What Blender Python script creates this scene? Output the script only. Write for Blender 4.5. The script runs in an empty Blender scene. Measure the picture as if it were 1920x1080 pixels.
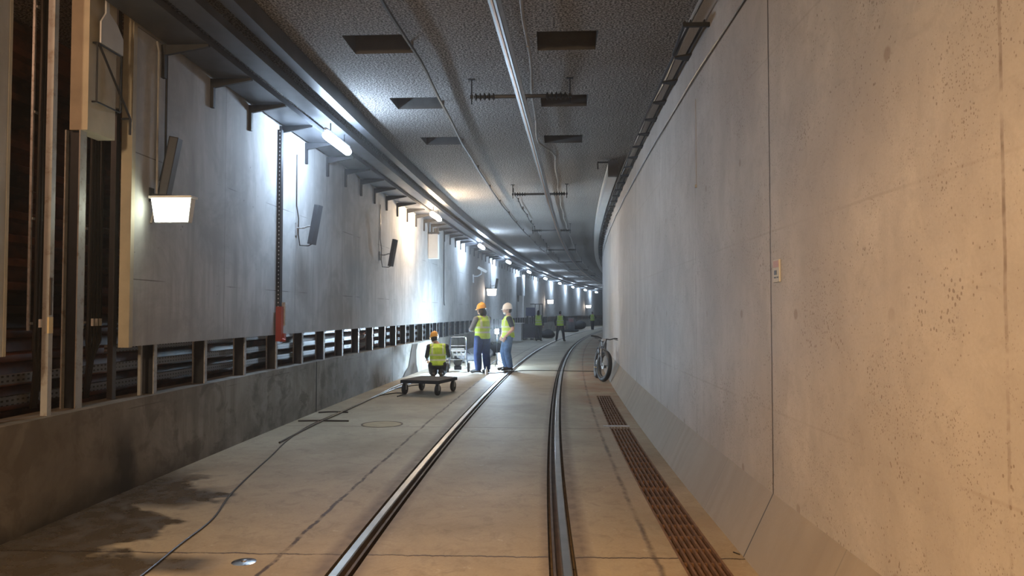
import bpy, bmesh, math, random
from mathutils import Vector, Matrix, Quaternion
random.seed(7)
S = bpy.context.scene
COL = S.collection
pi = math.pi

# ------------------------------------------------------------------ camera, world, exposure
F_PX, CAM_H, PITCH = 1387.0, 1.659, math.atan(46.5 / 1387.0)
cam_d = bpy.data.cameras.new('camera'); cam = bpy.data.objects.new('camera', cam_d); COL.objects.link(cam)
cam_d.sensor_width = 36.0; cam_d.lens = F_PX / 1920 * 36.0; cam_d.clip_start = 0.05; cam_d.clip_end = 300
cam.location = (0, 0, CAM_H); cam.rotation_euler = (pi / 2 + PITCH, 0, 0)
S.camera = cam
S.view_settings.view_transform = 'Standard'; S.view_settings.look = 'None'
S.view_settings.gamma = 1; S.view_settings.use_curve_mapping = False
S.view_settings.exposure = 1.9
wd = bpy.data.worlds.new('world'); S.world = wd; wd.use_nodes = True
wd.node_tree.nodes['Background'].inputs[0].default_value = (0.5, 0.5, 0.55, 1)
wd.node_tree.nodes['Background'].inputs[1].default_value = 0.03
S.cycles.max_bounces = 8; S.cycles.diffuse_bounces = 5; S.cycles.sample_clamp_indirect = 6
COOL = (0.60, 0.78, 1.0); WARM = (1.0, 0.70, 0.42)

# ------------------------------------------------------------------ the track curve: (s, n, z) -> world
DS = 0.05; SMIN = -20.0; NS = int((125 - SMIN) / DS) + 1
def kap(s): return 0.005 if s < 0 else 0.00806 + (0.00246 - 0.00806) * min(s / 11.85, 1.0)
_th = [0.0] * NS; _x = [0.0] * NS; _y = [0.0] * NS
i0 = int(round(-SMIN / DS))
_th[i0] = 0.0013; _x[i0] = -0.4736
for i in range(i0 + 1, NS):
    _th[i] = _th[i-1] + kap(SMIN + i * DS) * DS
    _x[i] = _x[i-1] + math.sin(_th[i]) * DS; _y[i] = _y[i-1] + math.cos(_th[i]) * DS
for i in range(i0 - 1, -1, -1):
    _th[i] = _th[i+1] - kap(SMIN + i * DS) * DS
    _x[i] = _x[i+1] - math.sin(_th[i]) * DS; _y[i] = _y[i+1] - math.cos(_th[i]) * DS
def cur(s):
    f = (s - SMIN) / DS; i = max(0, min(NS - 2, int(f))); t = f - i
    return (_x[i] + (_x[i+1] - _x[i]) * t, _y[i] + (_y[i+1] - _y[i]) * t, _th[i] + (_th[i+1] - _th[i]) * t)
def W(s, n, z=0.0):
    x, y, th = cur(s)
    return Vector((x + n * math.cos(th), y - n * math.sin(th), z))
def place(o, s, n, z=0.0, rot=0.0):
    o.location = W(s, n, z); o.rotation_euler = (0, 0, -cur(s)[2] + rot)
    return o

# the unseen lamp behind the photographer: warm sodium light falls forward over the near floor and walls
def area(name, s, n, z, size, power, color, target):
    l = bpy.data.lights.new(name, 'AREA'); l.shape = 'RECTANGLE'; l.size, l.size_y = size
    l.energy = power; l.color = color
    o = bpy.data.objects.new(name, l); COL.objects.link(o); o.location = W(s, n, z)
    o.rotation_euler = (W(*target) - o.location).to_track_quat('-Z', 'Y').to_euler()
    return o
area('unseen_warm_light', -3.5, -2.6, 4.3, (0.5, 1.4), 200, WARM, (3.5, 2.0, 0.6))
floor_fill = area('unseen_warm_light', 0.6, -0.4, 4.6, (0.9, 0.2), 40, (1.0, 0.54, 0.19), (2.6, 0.1, 0.0)); floor_fill.data.spread = math.radians(95)  # added fill, aimed down to turn the near floor more orange
area('service_bay_fill', 3.0, -4.5, 4.6, (0.9, 0.15), 14, (1.0, 0.55, 0.32), (7.5, -4.6, 1.5))  # unseen light added to lift the dark ribs behind the opening

# ------------------------------------------------------------------ node material helpers
MATS = {}
class NT:
    def __init__(s, name):
        s.m = bpy.data.materials.new(name); s.m.use_nodes = True; s.t = s.m.node_tree
        s.b = s.t.nodes['Principled BSDF']; MATS[name] = s.m
    def n(s, typ, **kw):
        nd = s.t.nodes.new('ShaderNode' + typ)
        for k, v in kw.items():
            if k in nd.inputs.keys(): s.put(nd.inputs[k], v)
            else: setattr(nd, k, v)
        return nd
    def put(s, sock, v):
        if isinstance(v, bpy.types.NodeSocket): s.t.links.new(v, sock)
        else: sock.default_value = v
    def math(s, op, a, b=0.0, c=0.0, clamp=False):
        nd = s.t.nodes.new('ShaderNodeMath'); nd.operation = op; nd.use_clamp = clamp
        s.put(nd.inputs[0], a); s.put(nd.inputs[1], b); s.put(nd.inputs[2], c); return nd.outputs[0]
    def mix(s, fac, a, b, mode='MIX'):
        nd = s.t.nodes.new('ShaderNodeMix'); nd.data_type = 'RGBA'; nd.blend_type = mode
        s.put(nd.inputs[0], fac); s.put(nd.inputs[6], c4(a)); s.put(nd.inputs[7], c4(b)); return nd.outputs[2]
    def ramp(s, x, lo, hi, a=0.0, b=1.0):
        nd = s.t.nodes.new('ShaderNodeMapRange'); s.put(nd.inputs[0], x)
        for i, v in enumerate((lo, hi, a, b)): s.put(nd.inputs[i+1], v)
        return nd.outputs[0]
    def noise(s, vec, scale, detail=4, rough=0.55, dist=0.0):
        nd = s.n('TexNoise'); s.put(nd.inputs['Vector'], vec)
        nd.inputs['Scale'].default_value = scale; nd.inputs['Detail'].default_value = detail
        nd.inputs['Roughness'].default_value = rough; nd.inputs['Distortion'].default_value = dist
        return nd.outputs[0]
    def voro(s, vec, scale, feature='F1'):
        nd = s.n('TexVoronoi'); nd.feature = feature; s.put(nd.inputs['Vector'], vec); nd.inputs['Scale'].default_value = scale
        return nd.outputs['Distance']
    def uv(s): return s.n('TexCoord').outputs['UV']
    def obj(s): return s.n('TexCoord').outputs['Object']
    def sep(s, v):
        nd = s.n('SeparateXYZ'); s.put(nd.inputs[0], v); return nd.outputs
    def comb(s, x, y, z=0.0):
        nd = s.n('CombineXYZ'); s.put(nd.inputs[0], x); s.put(nd.inputs[1], y); s.put(nd.inputs[2], z); return nd.outputs[0]
    def bump(s, h, strength=0.3, dist=0.01):
        nd = s.n('Bump'); nd.inputs['Strength'].default_value = strength; nd.inputs['Distance'].default_value = dist
        s.put(nd.inputs['Height'], h); s.t.links.new(nd.outputs[0], s.b.inputs['Normal'])
    def line(s, x, period, off, half, soft):
        "1 on thin lines at off + k*period along x"
        w = s.math('ABSOLUTE', s.math('SUBTRACT', s.math('FLOORED_MODULO', s.math('ADD', x, period/2 - off), period), period/2))
        return s.ramp(w, half + soft, half)
def c4(c):
    return (c[0], c[1], c[2], 1.0) if isinstance(c, (tuple, list)) and len(c) == 3 else c

def simple(name, col, rough=0.6, metal=0.0, var=0.15, scale=6.0, emit=None, strength=0.0, bump=0.0, dirt=None):
    m = NT(name); v = m.noise(m.obj(), scale, 5)
    f = m.ramp(v, 0.3, 0.7)
    c = m.mix(f, tuple(x * (1 - var) for x in col), tuple(min(1, x * (1 + var)) for x in col))
    if dirt:
        d = m.ramp(m.noise(m.obj(), scale * 2.3, 6, 0.7), 0.52, 0.66)
        c = m.mix(m.math('MULTIPLY', d, 0.8), c, dirt)
    m.put(m.b.inputs['Base Color'], c); m.b.inputs['Roughness'].default_value = rough; m.b.inputs['Metallic'].default_value = metal
    if emit:
        m.b.inputs['Emission Color'].default_value = c4(emit); m.b.inputs['Emission Strength'].default_value = strength
    if bump: m.bump(m.noise(m.obj(), scale * 8, 4), bump, 0.005)
    return m.m

def concrete_right(name='cast_concrete'):
    m = NT(name); uv = m.uv(); sp = m.sep(uv); s, z = sp[0], sp[1]
    big = m.ramp(m.noise(uv, 0.7, 5, 0.6, 0.6), 0.35, 0.68)
    st = m.comb(m.math('MULTIPLY', s, 1.0), m.math('MULTIPLY', z, 0.45))
    mid = m.ramp(m.noise(st, 2.4, 6, 0.62, 1.0), 0.35, 0.7)
    c = m.mix(big, (0.37, 0.345, 0.325), (0.53, 0.50, 0.47))
    c = m.mix(m.math('MULTIPLY', mid, 0.6), c, (0.33, 0.305, 0.285))
    blo = m.ramp(m.noise(uv, 5.5, 6, 0.7, 1.5), 0.5, 0.72); c = m.mix(m.math('MULTIPLY', blo, 0.4), c, (0.27, 0.245, 0.22))
    fine = m.noise(uv, 60, 3)
    c = m.mix(m.math('MULTIPLY', m.ramp(fine, 0.35, 0.7), 0.22), c, (0.3, 0.26, 0.22))
    # blow holes, clustered
    wob = m.comb(m.math('MULTIPLY', s, 1.25), z)
    v = m.voro(wob, 34); size = m.ramp(m.noise(uv, 1.6, 3, 0.6), 0.36, 0.66, 0.06, 0.30)
    pores = m.math('MULTIPLY', m.math('LESS_THAN', v, size), m.ramp(m.noise(uv, 9, 2), 0.46, 0.52))
    v2 = m.voro(wob, 60); p2 = m.math('MULTIPLY', m.math('LESS_THAN', v2, 0.24), m.ramp(m.noise(uv, 2.0, 5, 0.75), 0.48, 0.6))
    p = m.math('MAXIMUM', pores, m.math('MULTIPLY', p2, 1.0))
    c = m.mix(m.math('MULTIPLY', p, 0.62), c, (0.13, 0.09, 0.06))
    # tie holes in rows
    cell = m.comb(m.math('SUBTRACT', m.math('FLOORED_MODULO', m.math('ADD', s, -0.3), 1.25), 0.62), m.math('SUBTRACT', m.math('FLOORED_MODULO', m.math('ADD', z, 0.15), 1.2), 0.6))
    ln = m.n('VectorMath'); ln.operation = 'LENGTH'; m.put(ln.inputs[0], cell); r = ln.outputs['Value']
    ring = m.math('MULTIPLY', m.ramp(r, 0.040, 0.026), m.ramp(m.noise(uv, 0.9, 2), 0.40, 0.5))
    c = m.mix(m.math('MULTIPLY', ring, 0.7), c, (0.24, 0.19, 0.15))
    # joints: heavy vertical ones, faint formwork edges
    wig = m.math('ADD', s, m.math('MULTIPLY', m.noise(uv, 5, 4), 0.02))
    heavy = m.line(wig, 8.3, 5.17, 0.008, 0.004)
    faint = m.math('MULTIPLY', m.line(wig, 2.55, 0.06, 0.006, 0.006), m.ramp(m.noise(uv, 3, 4, .7), 0.4, 0.6))
    hz = m.line(m.math('ADD', z, m.math('MULTIPLY', m.noise(uv, 3, 3), 0.012)), 1.22, 1.0, 0.003, 0.008)
    hz = m.math('MULTIPLY', hz, m.ramp(m.noise(uv, 1.3, 3), 0.38, 0.6, 0.1, 0.75))
    c = m.mix(m.math('MULTIPLY', faint, 0.85), c, (0.17, 0.13, 0.1))
    c = m.mix(m.math('MULTIPLY', hz, 0.4), c, (0.24, 0.19, 0.15))
    c = m.mix(heavy, c, (0.045, 0.03, 0.02))
    m.put(m.b.inputs['Base Color'], c); m.b.inputs['Roughness'].default_value = 0.62
    h = m.math('SUBTRACT', m.math('MULTIPLY', fine, 0.25), m.math('ADD', m.math('MULTIPLY', heavy, 2.0), p))
    m.bump(h, 0.35, 0.006)
    return m.m

def concrete_left(name, base=(0.44, 0.44, 0.44), dark=(0.15, 0.15, 0.147), joint=None, rough=0.78, mottle=0.75, stains_and_tone=False):
    m = NT(name); uv = m.uv(); sp = m.sep(uv); s, z = sp[0], sp[1]
    stretch = m.comb(m.math('MULTIPLY', s, 3.4), m.math('MULTIPLY', z, 0.42))
    streak = m.ramp(m.noise(stretch, 1.3, 5, 0.6), 0.44, 0.72)
    blot = m.ramp(m.noise(uv, 1.25, 7, 0.70, 0.6), 0.42, 0.60)
    c = m.mix(m.math('MULTIPLY', m.math('MULTIPLY', streak, m.ramp(m.noise(uv, 0.45, 2), 0.36, 0.52)), 0.6), base, dark)
    c = m.mix(m.math('MULTIPLY', blot, mottle), c, tuple((a + b) / 2 for a, b in zip(base, dark)))
    sp1 = m.math('MULTIPLY', m.math('LESS_THAN', m.voro(uv, 7), 0.07), m.ramp(m.noise(uv, 1.5, 2), 0.5, 0.6))
    c = m.mix(m.math('MULTIPLY', sp1, 0.7), c, (0.1, 0.09, 0.08))
    hz = m.math('MULTIPLY', m.line(m.math('ADD', z, m.math('MULTIPLY', s, 0.0)), 1.22, 1.98, 0.003, 0.004), m.ramp(m.noise(m.comb(s, 0), 0.8, 2), 0.5, 0.56))
    vt = m.line(s, 2.45, 1.5, 0.004, 0.004)
    c = m.mix(m.math('MULTIPLY', hz, 0.85), c, (0.1, 0.09, 0.08)); c = m.mix(m.math('MULTIPLY', vt, 0.45), c, (0.12, 0.11, 0.1))
    if joint:
        j = m.line(s, joint[0], joint[1], joint[2], 0.008); j = m.math('MULTIPLY', j, m.math('GREATER_THAN', s, 9.0)) if stains_and_tone else j; c = m.mix(j, c, (0.03, 0.03, 0.03))
    if stains_and_tone:
        bl2 = m.math('MULTIPLY', m.ramp(m.noise(uv, 2.3, 6, 0.65, 0.5), 0.52, 0.60), 0.6); c = m.mix(bl2, c, (0.085, 0.078, 0.068))
        c = m.mix(m.math('MULTIPLY', m.ramp(m.math('ADD', s, m.math('MULTIPLY', m.noise(uv, 1.5, 4), 3.0)), 10.5, 7.5), 0.62), c, (0.09, 0.07, 0.045))  # darker towards the near end, with a noisy edge
        wet = m.math('MULTIPLY', m.ramp(m.math('ADD', z, m.math('MULTIPLY', m.noise(uv, 1.6, 4), 0.55)), 0.52, 0.30), m.ramp(s, 9.5, 7.0))
        c = m.mix(m.math('MULTIPLY', wet, 0.85), c, (0.03, 0.026, 0.02))
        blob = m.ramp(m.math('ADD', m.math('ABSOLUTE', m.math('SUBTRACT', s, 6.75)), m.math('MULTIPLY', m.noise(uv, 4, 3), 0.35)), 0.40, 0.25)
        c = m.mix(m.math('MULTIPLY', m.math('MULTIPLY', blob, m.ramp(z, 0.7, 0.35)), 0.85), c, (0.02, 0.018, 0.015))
    m.put(m.b.inputs['Base Color'], c); m.b.inputs['Roughness'].default_value = rough
    m.bump(m.noise(uv, 35, 5), 0.15, 0.006)
    return m.m

def floor_material():
    m = NT('track_concrete'); uv = m.uv(); sp = m.sep(uv); s, n = sp[0], sp[1]
    c = m.mix(m.ramp(m.noise(uv, 0.8, 6, 0.6, 0.5), 0.33, 0.68), (0.26, 0.222, 0.155), (0.39, 0.345, 0.255))
    c = m.mix(m.math('MULTIPLY', m.ramp(m.noise(uv, 4.5, 7, 0.72, 1.2), 0.5, 0.72), 0.45), c, (0.11, 0.09, 0.065))
    c = m.mix(m.math('MULTIPLY', m.ramp(m.noise(uv, 45, 3), 0.4, 0.7), 0.2), c, (0.16, 0.13, 0.1))
    ltn = m.ramp(m.noise(uv, 6.5, 5, 0.7), 0.63, 0.7); c = m.mix(m.math('MULTIPLY', ltn, 0.35), c, (0.55, 0.53, 0.5))
    # dust and grinding slurry near the repair, brighter
    dst = m.math('MULTIPLY', m.ramp(m.math('ABSOLUTE', m.math('SUBTRACT', s, 19.8)), 3.0, 0.6), m.ramp(n, -0.9, -1.7))
    dst = m.math('MULTIPLY', dst, m.ramp(m.noise(uv, 2.2, 4), 0.35, 0.55)); c = m.mix(m.math('MULTIPLY', dst, 0.7), c, (0.50, 0.485, 0.455))
    # rust on the right past the seam
    ru = m.math('MULTIPLY', m.ramp(n, 1.0, 1.3), m.ramp(m.noise(uv, 1.2, 5, 0.65), 0.36, 0.62))
    ru = m.math('MULTIPLY', ru, m.ramp(s, 9.0, 15.0, 0.25, 1.0)); c = m.mix(m.math('MULTIPLY', ru, 0.8), c, (0.26, 0.13, 0.065))
    # rail edges: dirty mortar strips
    e = m.ramp(m.math('ABSOLUTE', m.math('SUBTRACT', m.math('ABSOLUTE', n), 0.74)), 0.20, 0.12)
    e = m.math('MULTIPLY', e, m.ramp(m.noise(uv, 8, 4), 0.25, 0.6, 0.35, 0.9)); c = m.mix(e, c, (0.13, 0.10, 0.075))
    # cracks: cross joints and lengthwise seams
    wn = m.math('ADD', s, m.math('MULTIPLY', m.noise(m.comb(n, 0), 3.5, 5, 0.7), 0.12))
    cross = m.math('MAXIMUM', m.line(wn, 5.65, 5.17, 0.008, 0.006), 0.0)
    cross = m.math('MULTIPLY', cross, m.ramp(m.noise(uv, 4, 4, 0.7), 0.3, 0.5, 0.35, 1.0))
    ws = m.math('ADD', n, m.math('MULTIPLY', m.math('SUBTRACT', m.noise(uv, 3.0, 6, 0.75), 0.5), 0.09))
    sl = m.math('MULTIPLY', m.ramp(m.math('ABSOLUTE', m.math('ADD', ws, 1.215)), 0.022, 0.010), m.ramp(m.noise(uv, 3.4, 5, 0.7), 0.40, 0.52, 0.25, 1.0))
    sr = m.math('MULTIPLY', m.ramp(m.math('ABSOLUTE', m.math('SUBTRACT', ws, 1.34)), 0.03, 0.006), m.ramp(m.noise(uv, 3.4, 5, 0.7), 0.40, 0.6, 0.2, 0.8))
    cr = m.math('MAXIMUM', cross, m.math('MAXIMUM', sl, sr)); c = m.mix(cr, c, (0.05, 0.032, 0.022))
    # wet patch by the left wall
    lim = m.ramp(s, 4.0, 7.6, -1.75, -3.05)
    lim = m.math('ADD', lim, m.math('MULTIPLY', m.math('SUBTRACT', m.noise(m.comb(m.math('MULTIPLY', s, 1.6), n), 1.05, 4, 0.55), 0.5), 2.6))
    tongue = m.math('MULTIPLY', m.ramp(m.math('ABSOLUTE', m.math('SUBTRACT', s, 4.88)), 0.22, 0.08), m.ramp(n, -1.50, -1.72))
    tongue2 = m.math('MULTIPLY', m.ramp(m.math('ABSOLUTE', m.math('SUBTRACT', s, 6.6)), 0.45, 0.2), m.ramp(n, -2.3, -2.55))
    wet = m.math('MULTIPLY', m.ramp(m.math('SUBTRACT', n, lim), 0.10, -0.04), m.ramp(s, 8.0, 7.2))
    wet = m.math('MAXIMUM', wet, m.math('MAXIMUM', tongue, tongue2))
    c = m.mix(m.math('MULTIPLY', wet, 0.88), c, (0.04, 0.032, 0.024))
    m.put(m.b.inputs['Base Color'], c)
    m.put(m.b.inputs['Roughness'], m.ramp(m.math('MULTIPLY', wet, m.ramp(m.noise(uv, 5, 5), 0.35, 0.55)), 0, 1, 0.62, 0.22))
    m.bump(m.math('SUBTRACT', m.math('MULTIPLY', m.noise(uv, 50, 5), 0.3), m.math('MULTIPLY', cr, 1.5)), 0.3, 0.008)
    return m.m

def ceiling_material():
    m = NT('sprayed_ceiling'); uv = m.uv()
    g = m.voro(uv, 30); g2 = m.noise(uv, 42, 4, 0.7)
    c = m.mix(m.ramp(g2, 0.44, 0.58), (0.03, 0.028, 0.026), (0.52, 0.50, 0.48))
    big = m.ramp(m.noise(uv, 1.1, 5, 0.65, 0.5), 0.3, 0.7)
    c = m.mix(m.math('MULTIPLY', big, 0.4), c, (0.16, 0.15, 0.145))
    m.put(m.b.inputs['Base Color'], c); m.b.inputs['Roughness'].default_value = 0.85
    m.bump(m.math('ADD', g, g2), 0.6, 0.015)
    return m.m

M_RIGHT = concrete_right(); M_LEFT = concrete_left('panel_concrete')
M_PLINTH_L = concrete_left('kerb_concrete', (0.28, 0.27, 0.245), (0.05, 0.043, 0.032), joint=(5.44, 12.25, 0.024), mottle=0.9, stains_and_tone=True)
M_PLINTH_R = concrete_left('haunch_concrete', (0.27, 0.235, 0.19), (0.17, 0.14, 0.11), joint=(8.3, 5.16, 0.004), rough=0.7, mottle=0.5)
M_FLOOR = floor_material(); M_CEIL = ceiling_material()
M_PRECAST = simple('precast_edge', (0.40, 0.36, 0.28), 0.75, var=0.12, scale=5, bump=0.2)
M_GALV = simple('galvanised_steel', (0.40, 0.41, 0.43), 0.42, 0.4, 0.2, 12, dirt=(0.2, 0.16, 0.12))
M_PAINTSTEEL = simple('painted_steel', (0.34, 0.35, 0.36), 0.5, 0.1, 0.12, 4, dirt=(0.2, 0.17, 0.13))
M_DARKSTEEL = simple('dark_steel', (0.016, 0.019, 0.026), 0.55, 0.2, 0.3, 9)
M_TRAY = simple('tray_steel', (0.11, 0.115, 0.13), 0.45, 0.5, 0.2, 3)
M_ALU = simple('aluminium', (0.36, 0.37, 0.40), 0.34, 0.9, 0.08, 4)
M_RAIL = simple('polished_rail', (0.45, 0.42, 0.38), 0.38, 1.0, 0.15, 3)
M_RAILDIRT = simple('rail_side', (0.10, 0.075, 0.055), 0.6, 0.5, 0.3, 6)
M_BRACKET = simple('shaded_bracket_steel', (0.03, 0.032, 0.038), 0.6, 0.0, 0.2, 9)  # near-black colour stands in for the shade under the trays
M_BLACK = simple('black_rubber', (0.018, 0.018, 0.02), 0.55, 0, 0.2, 20)
M_CABLE = simple('cable_sheath', (0.03, 0.026, 0.024), 0.35, 0, 0.2, 8)
M_GCABLE = simple('grey_cable', (0.30, 0.29, 0.28), 0.5, 0, 0.2, 8)
M_WHITE = simple('white_enamel', (0.74, 0.75, 0.76), 0.4, 0, 0.05, 4)
M_LGREY = simple('light_grey_paint', (0.50, 0.52, 0.55), 0.5, 0, 0.08, 4)
M_RED = simple('red_paint', (0.30, 0.04, 0.03), 0.45, 0, 0.15, 8)
M_SPEAKER = simple('speaker_grey', (0.085, 0.09, 0.10), 0.5, 0.2, 0.1, 5)
M_TUBE = simple('lit_tube', (0.9, 0.95, 1), 0.4, emit=COOL, strength=50)
M_TUBEW = simple('lit_tube_warm', (1, 0.95, 0.88), 0.4, emit=(1.0, 0.74, 0.48), strength=60)
M_FLOOD = simple('lit_floodlight_glass', (0.95, 1, 0.95), 0.3, emit=(0.93, 1.0, 0.80), strength=5)
M_FLOODW = simple('lit_floodlight_glass_warm', (1, 0.95, 0.9), 0.3, emit=(1.0, 0.84, 0.70), strength=8)
M_WORK = simple('lit_work_lamp_glass', (0.9, 0.95, 1), 0.3, emit=(0.60, 0.80, 1.0), strength=650)
M_ADDED_LAMP = simple('added_lamp_glass', (0.9, 0.95, 1), 0.3, emit=(0.60, 0.80, 1.0), strength=220)  # glow of the added floor lamp
M_SKIN = simple('skin', (0.55, 0.33, 0.24), 0.55, 0, 0.06, 12)
M_HAIR = simple('dark_hair', (0.02, 0.015, 0.012), 0.6, 0, 0.3, 60)
M_HATO = simple('orange_helmet_plastic', (0.85, 0.42, 0.06), 0.35, 0, 0.03, 4)
M_HATW = simple('white_helmet_plastic', (0.80, 0.79, 0.78), 0.35, 0, 0.03, 4)
M_NAVY = simple('navy_cloth', (0.022, 0.045, 0.15), 0.85, 0, 0.25, 12, bump=0.3)
M_JEANS = simple('denim', (0.09, 0.17, 0.33), 0.85, 0, 0.35, 9, bump=0.3)
M_DKCLOTH = simple('dark_cloth', (0.025, 0.028, 0.035), 0.9, 0, 0.25, 12, bump=0.3)
M_GREYCLOTH = simple('grey_cloth', (0.20, 0.21, 0.23), 0.9, 0, 0.2, 12, bump=0.3)
M_BOOT = simple('boot_leather', (0.03, 0.026, 0.025), 0.5, 0, 0.2, 12)
M_PLASTER = simple('repair_mortar', (0.40, 0.39, 0.37), 0.8, 0, 0.12, 5, bump=0.4)
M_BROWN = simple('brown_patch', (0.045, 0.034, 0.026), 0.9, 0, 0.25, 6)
M_BUCKET = simple('white_plastic', (0.78, 0.80, 0.82), 0.4, 0, 0.04, 5)
M_CHROME = simple('chromed_tube', (0.75, 0.75, 0.77), 0.18, 1.0, 0.05, 5)
M_BLUE = simple('blue_paint', (0.03, 0.05, 0.17), 0.5, 0.1, 0.15, 5)
M_WOOD = simple('dark_plywood', (0.05, 0.045, 0.042), 0.8, 0, 0.25, 5)
M_YELLOW = simple('cream_tag', (0.62, 0.50, 0.28), 0.6, 0, 0.1, 5)
M_PINK = simple('faded_red_print', (0.46, 0.30, 0.29), 0.6, 0, 0.08, 25)
M_PAPER = simple('faded_label_paper', (0.50, 0.49, 0.44), 0.6, 0, 0.08, 25)
M_EYE = simple('eye', (0.02, 0.015, 0.012), 0.2)
M_LIP = simple('lips', (0.40, 0.18, 0.14), 0.5)

def vest_material():
    m = NT('high_visibility_cloth'); o = m.obj(); z = m.sep(o)[2]; x = m.sep(o)[0]
    f = m.ramp(m.noise(o, 9, 4), 0.35, 0.7)
    c = m.mix(f, (0.40, 0.62, 0.04), (0.58, 0.80, 0.09))
    band = m.math('MAXIMUM', m.math('LESS_THAN', m.math('ABSOLUTE', m.math('SUBTRACT', z, 0.14)), 0.024), m.math('LESS_THAN', m.math('ABSOLUTE', m.math('SUBTRACT', z, 0.27)), 0.024))
    band = m.math('MAXIMUM', band, m.math('MULTIPLY', m.math('LESS_THAN', m.math('ABSOLUTE', m.math('SUBTRACT', m.math('ABSOLUTE', x), 0.13)), 0.022), m.math('GREATER_THAN', z, 0.27)))
    c = m.mix(m.math('MULTIPLY', band, 0.8), c, (0.62, 0.68, 0.50))
    m.put(m.b.inputs['Base Color'], c); m.b.inputs['Roughness'].default_value = 0.7
    m.bump(m.noise(o, 14, 4), 0.4, 0.02); return m.m
M_VEST = vest_material()

def slotted_material():
    m = NT('slotted_steel'); uv = m.uv(); sp = m.sep(uv)
    a = m.math('LESS_THAN', m.math('ABSOLUTE', m.math('SUBTRACT', m.math('FLOORED_MODULO', sp[0], 0.06), 0.03)), 0.014)
    b = m.math('LESS_THAN', m.math('ABSOLUTE', m.math('SUBTRACT', m.math('FLOORED_MODULO', sp[1], 0.04), 0.02)), 0.008)
    k = m.math('MULTIPLY', a, b)
    c = m.mix(k, (0.24, 0.24, 0.25), (0.05, 0.05, 0.05))
    m.put(m.b.inputs['Base Color'], c); m.b.inputs['Roughness'].default_value = 0.4; m.b.inputs['Metallic'].default_value = 0.5
    return m.m
M_SLOT = slotted_material()

def riser_material():
    m = NT('slotted_riser_steel'); sp = m.sep(m.obj())
    a = m.math('LESS_THAN', m.math('ABSOLUTE', m.math('SUBTRACT', m.math('FLOORED_MODULO', sp[2], 0.058), 0.029)), 0.009)
    b = m.math('LESS_THAN', m.math('ABSOLUTE', m.math('SUBTRACT', sp[0], 0.035)), 0.007)
    c = m.mix(m.math('MULTIPLY', a, b), (0.012, 0.014, 0.02), (0.5, 0.52, 0.55))
    m.put(m.b.inputs['Base Color'], c); m.b.inputs['Roughness'].default_value = 0.5; return m.m
M_RISER = riser_material()
def rear_material():
    m = NT('rear_cladding'); uv = m.uv()
    c = m.mix(m.ramp(m.noise(uv, 1.4, 4), 0.4, 0.65), (0.05, 0.04, 0.04), (0.30, 0.13, 0.08))
    m.put(m.b.inputs['Base Color'], c); m.b.inputs['Roughness'].default_value = 0.4; return m.m
M_REAR = rear_material()

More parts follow.
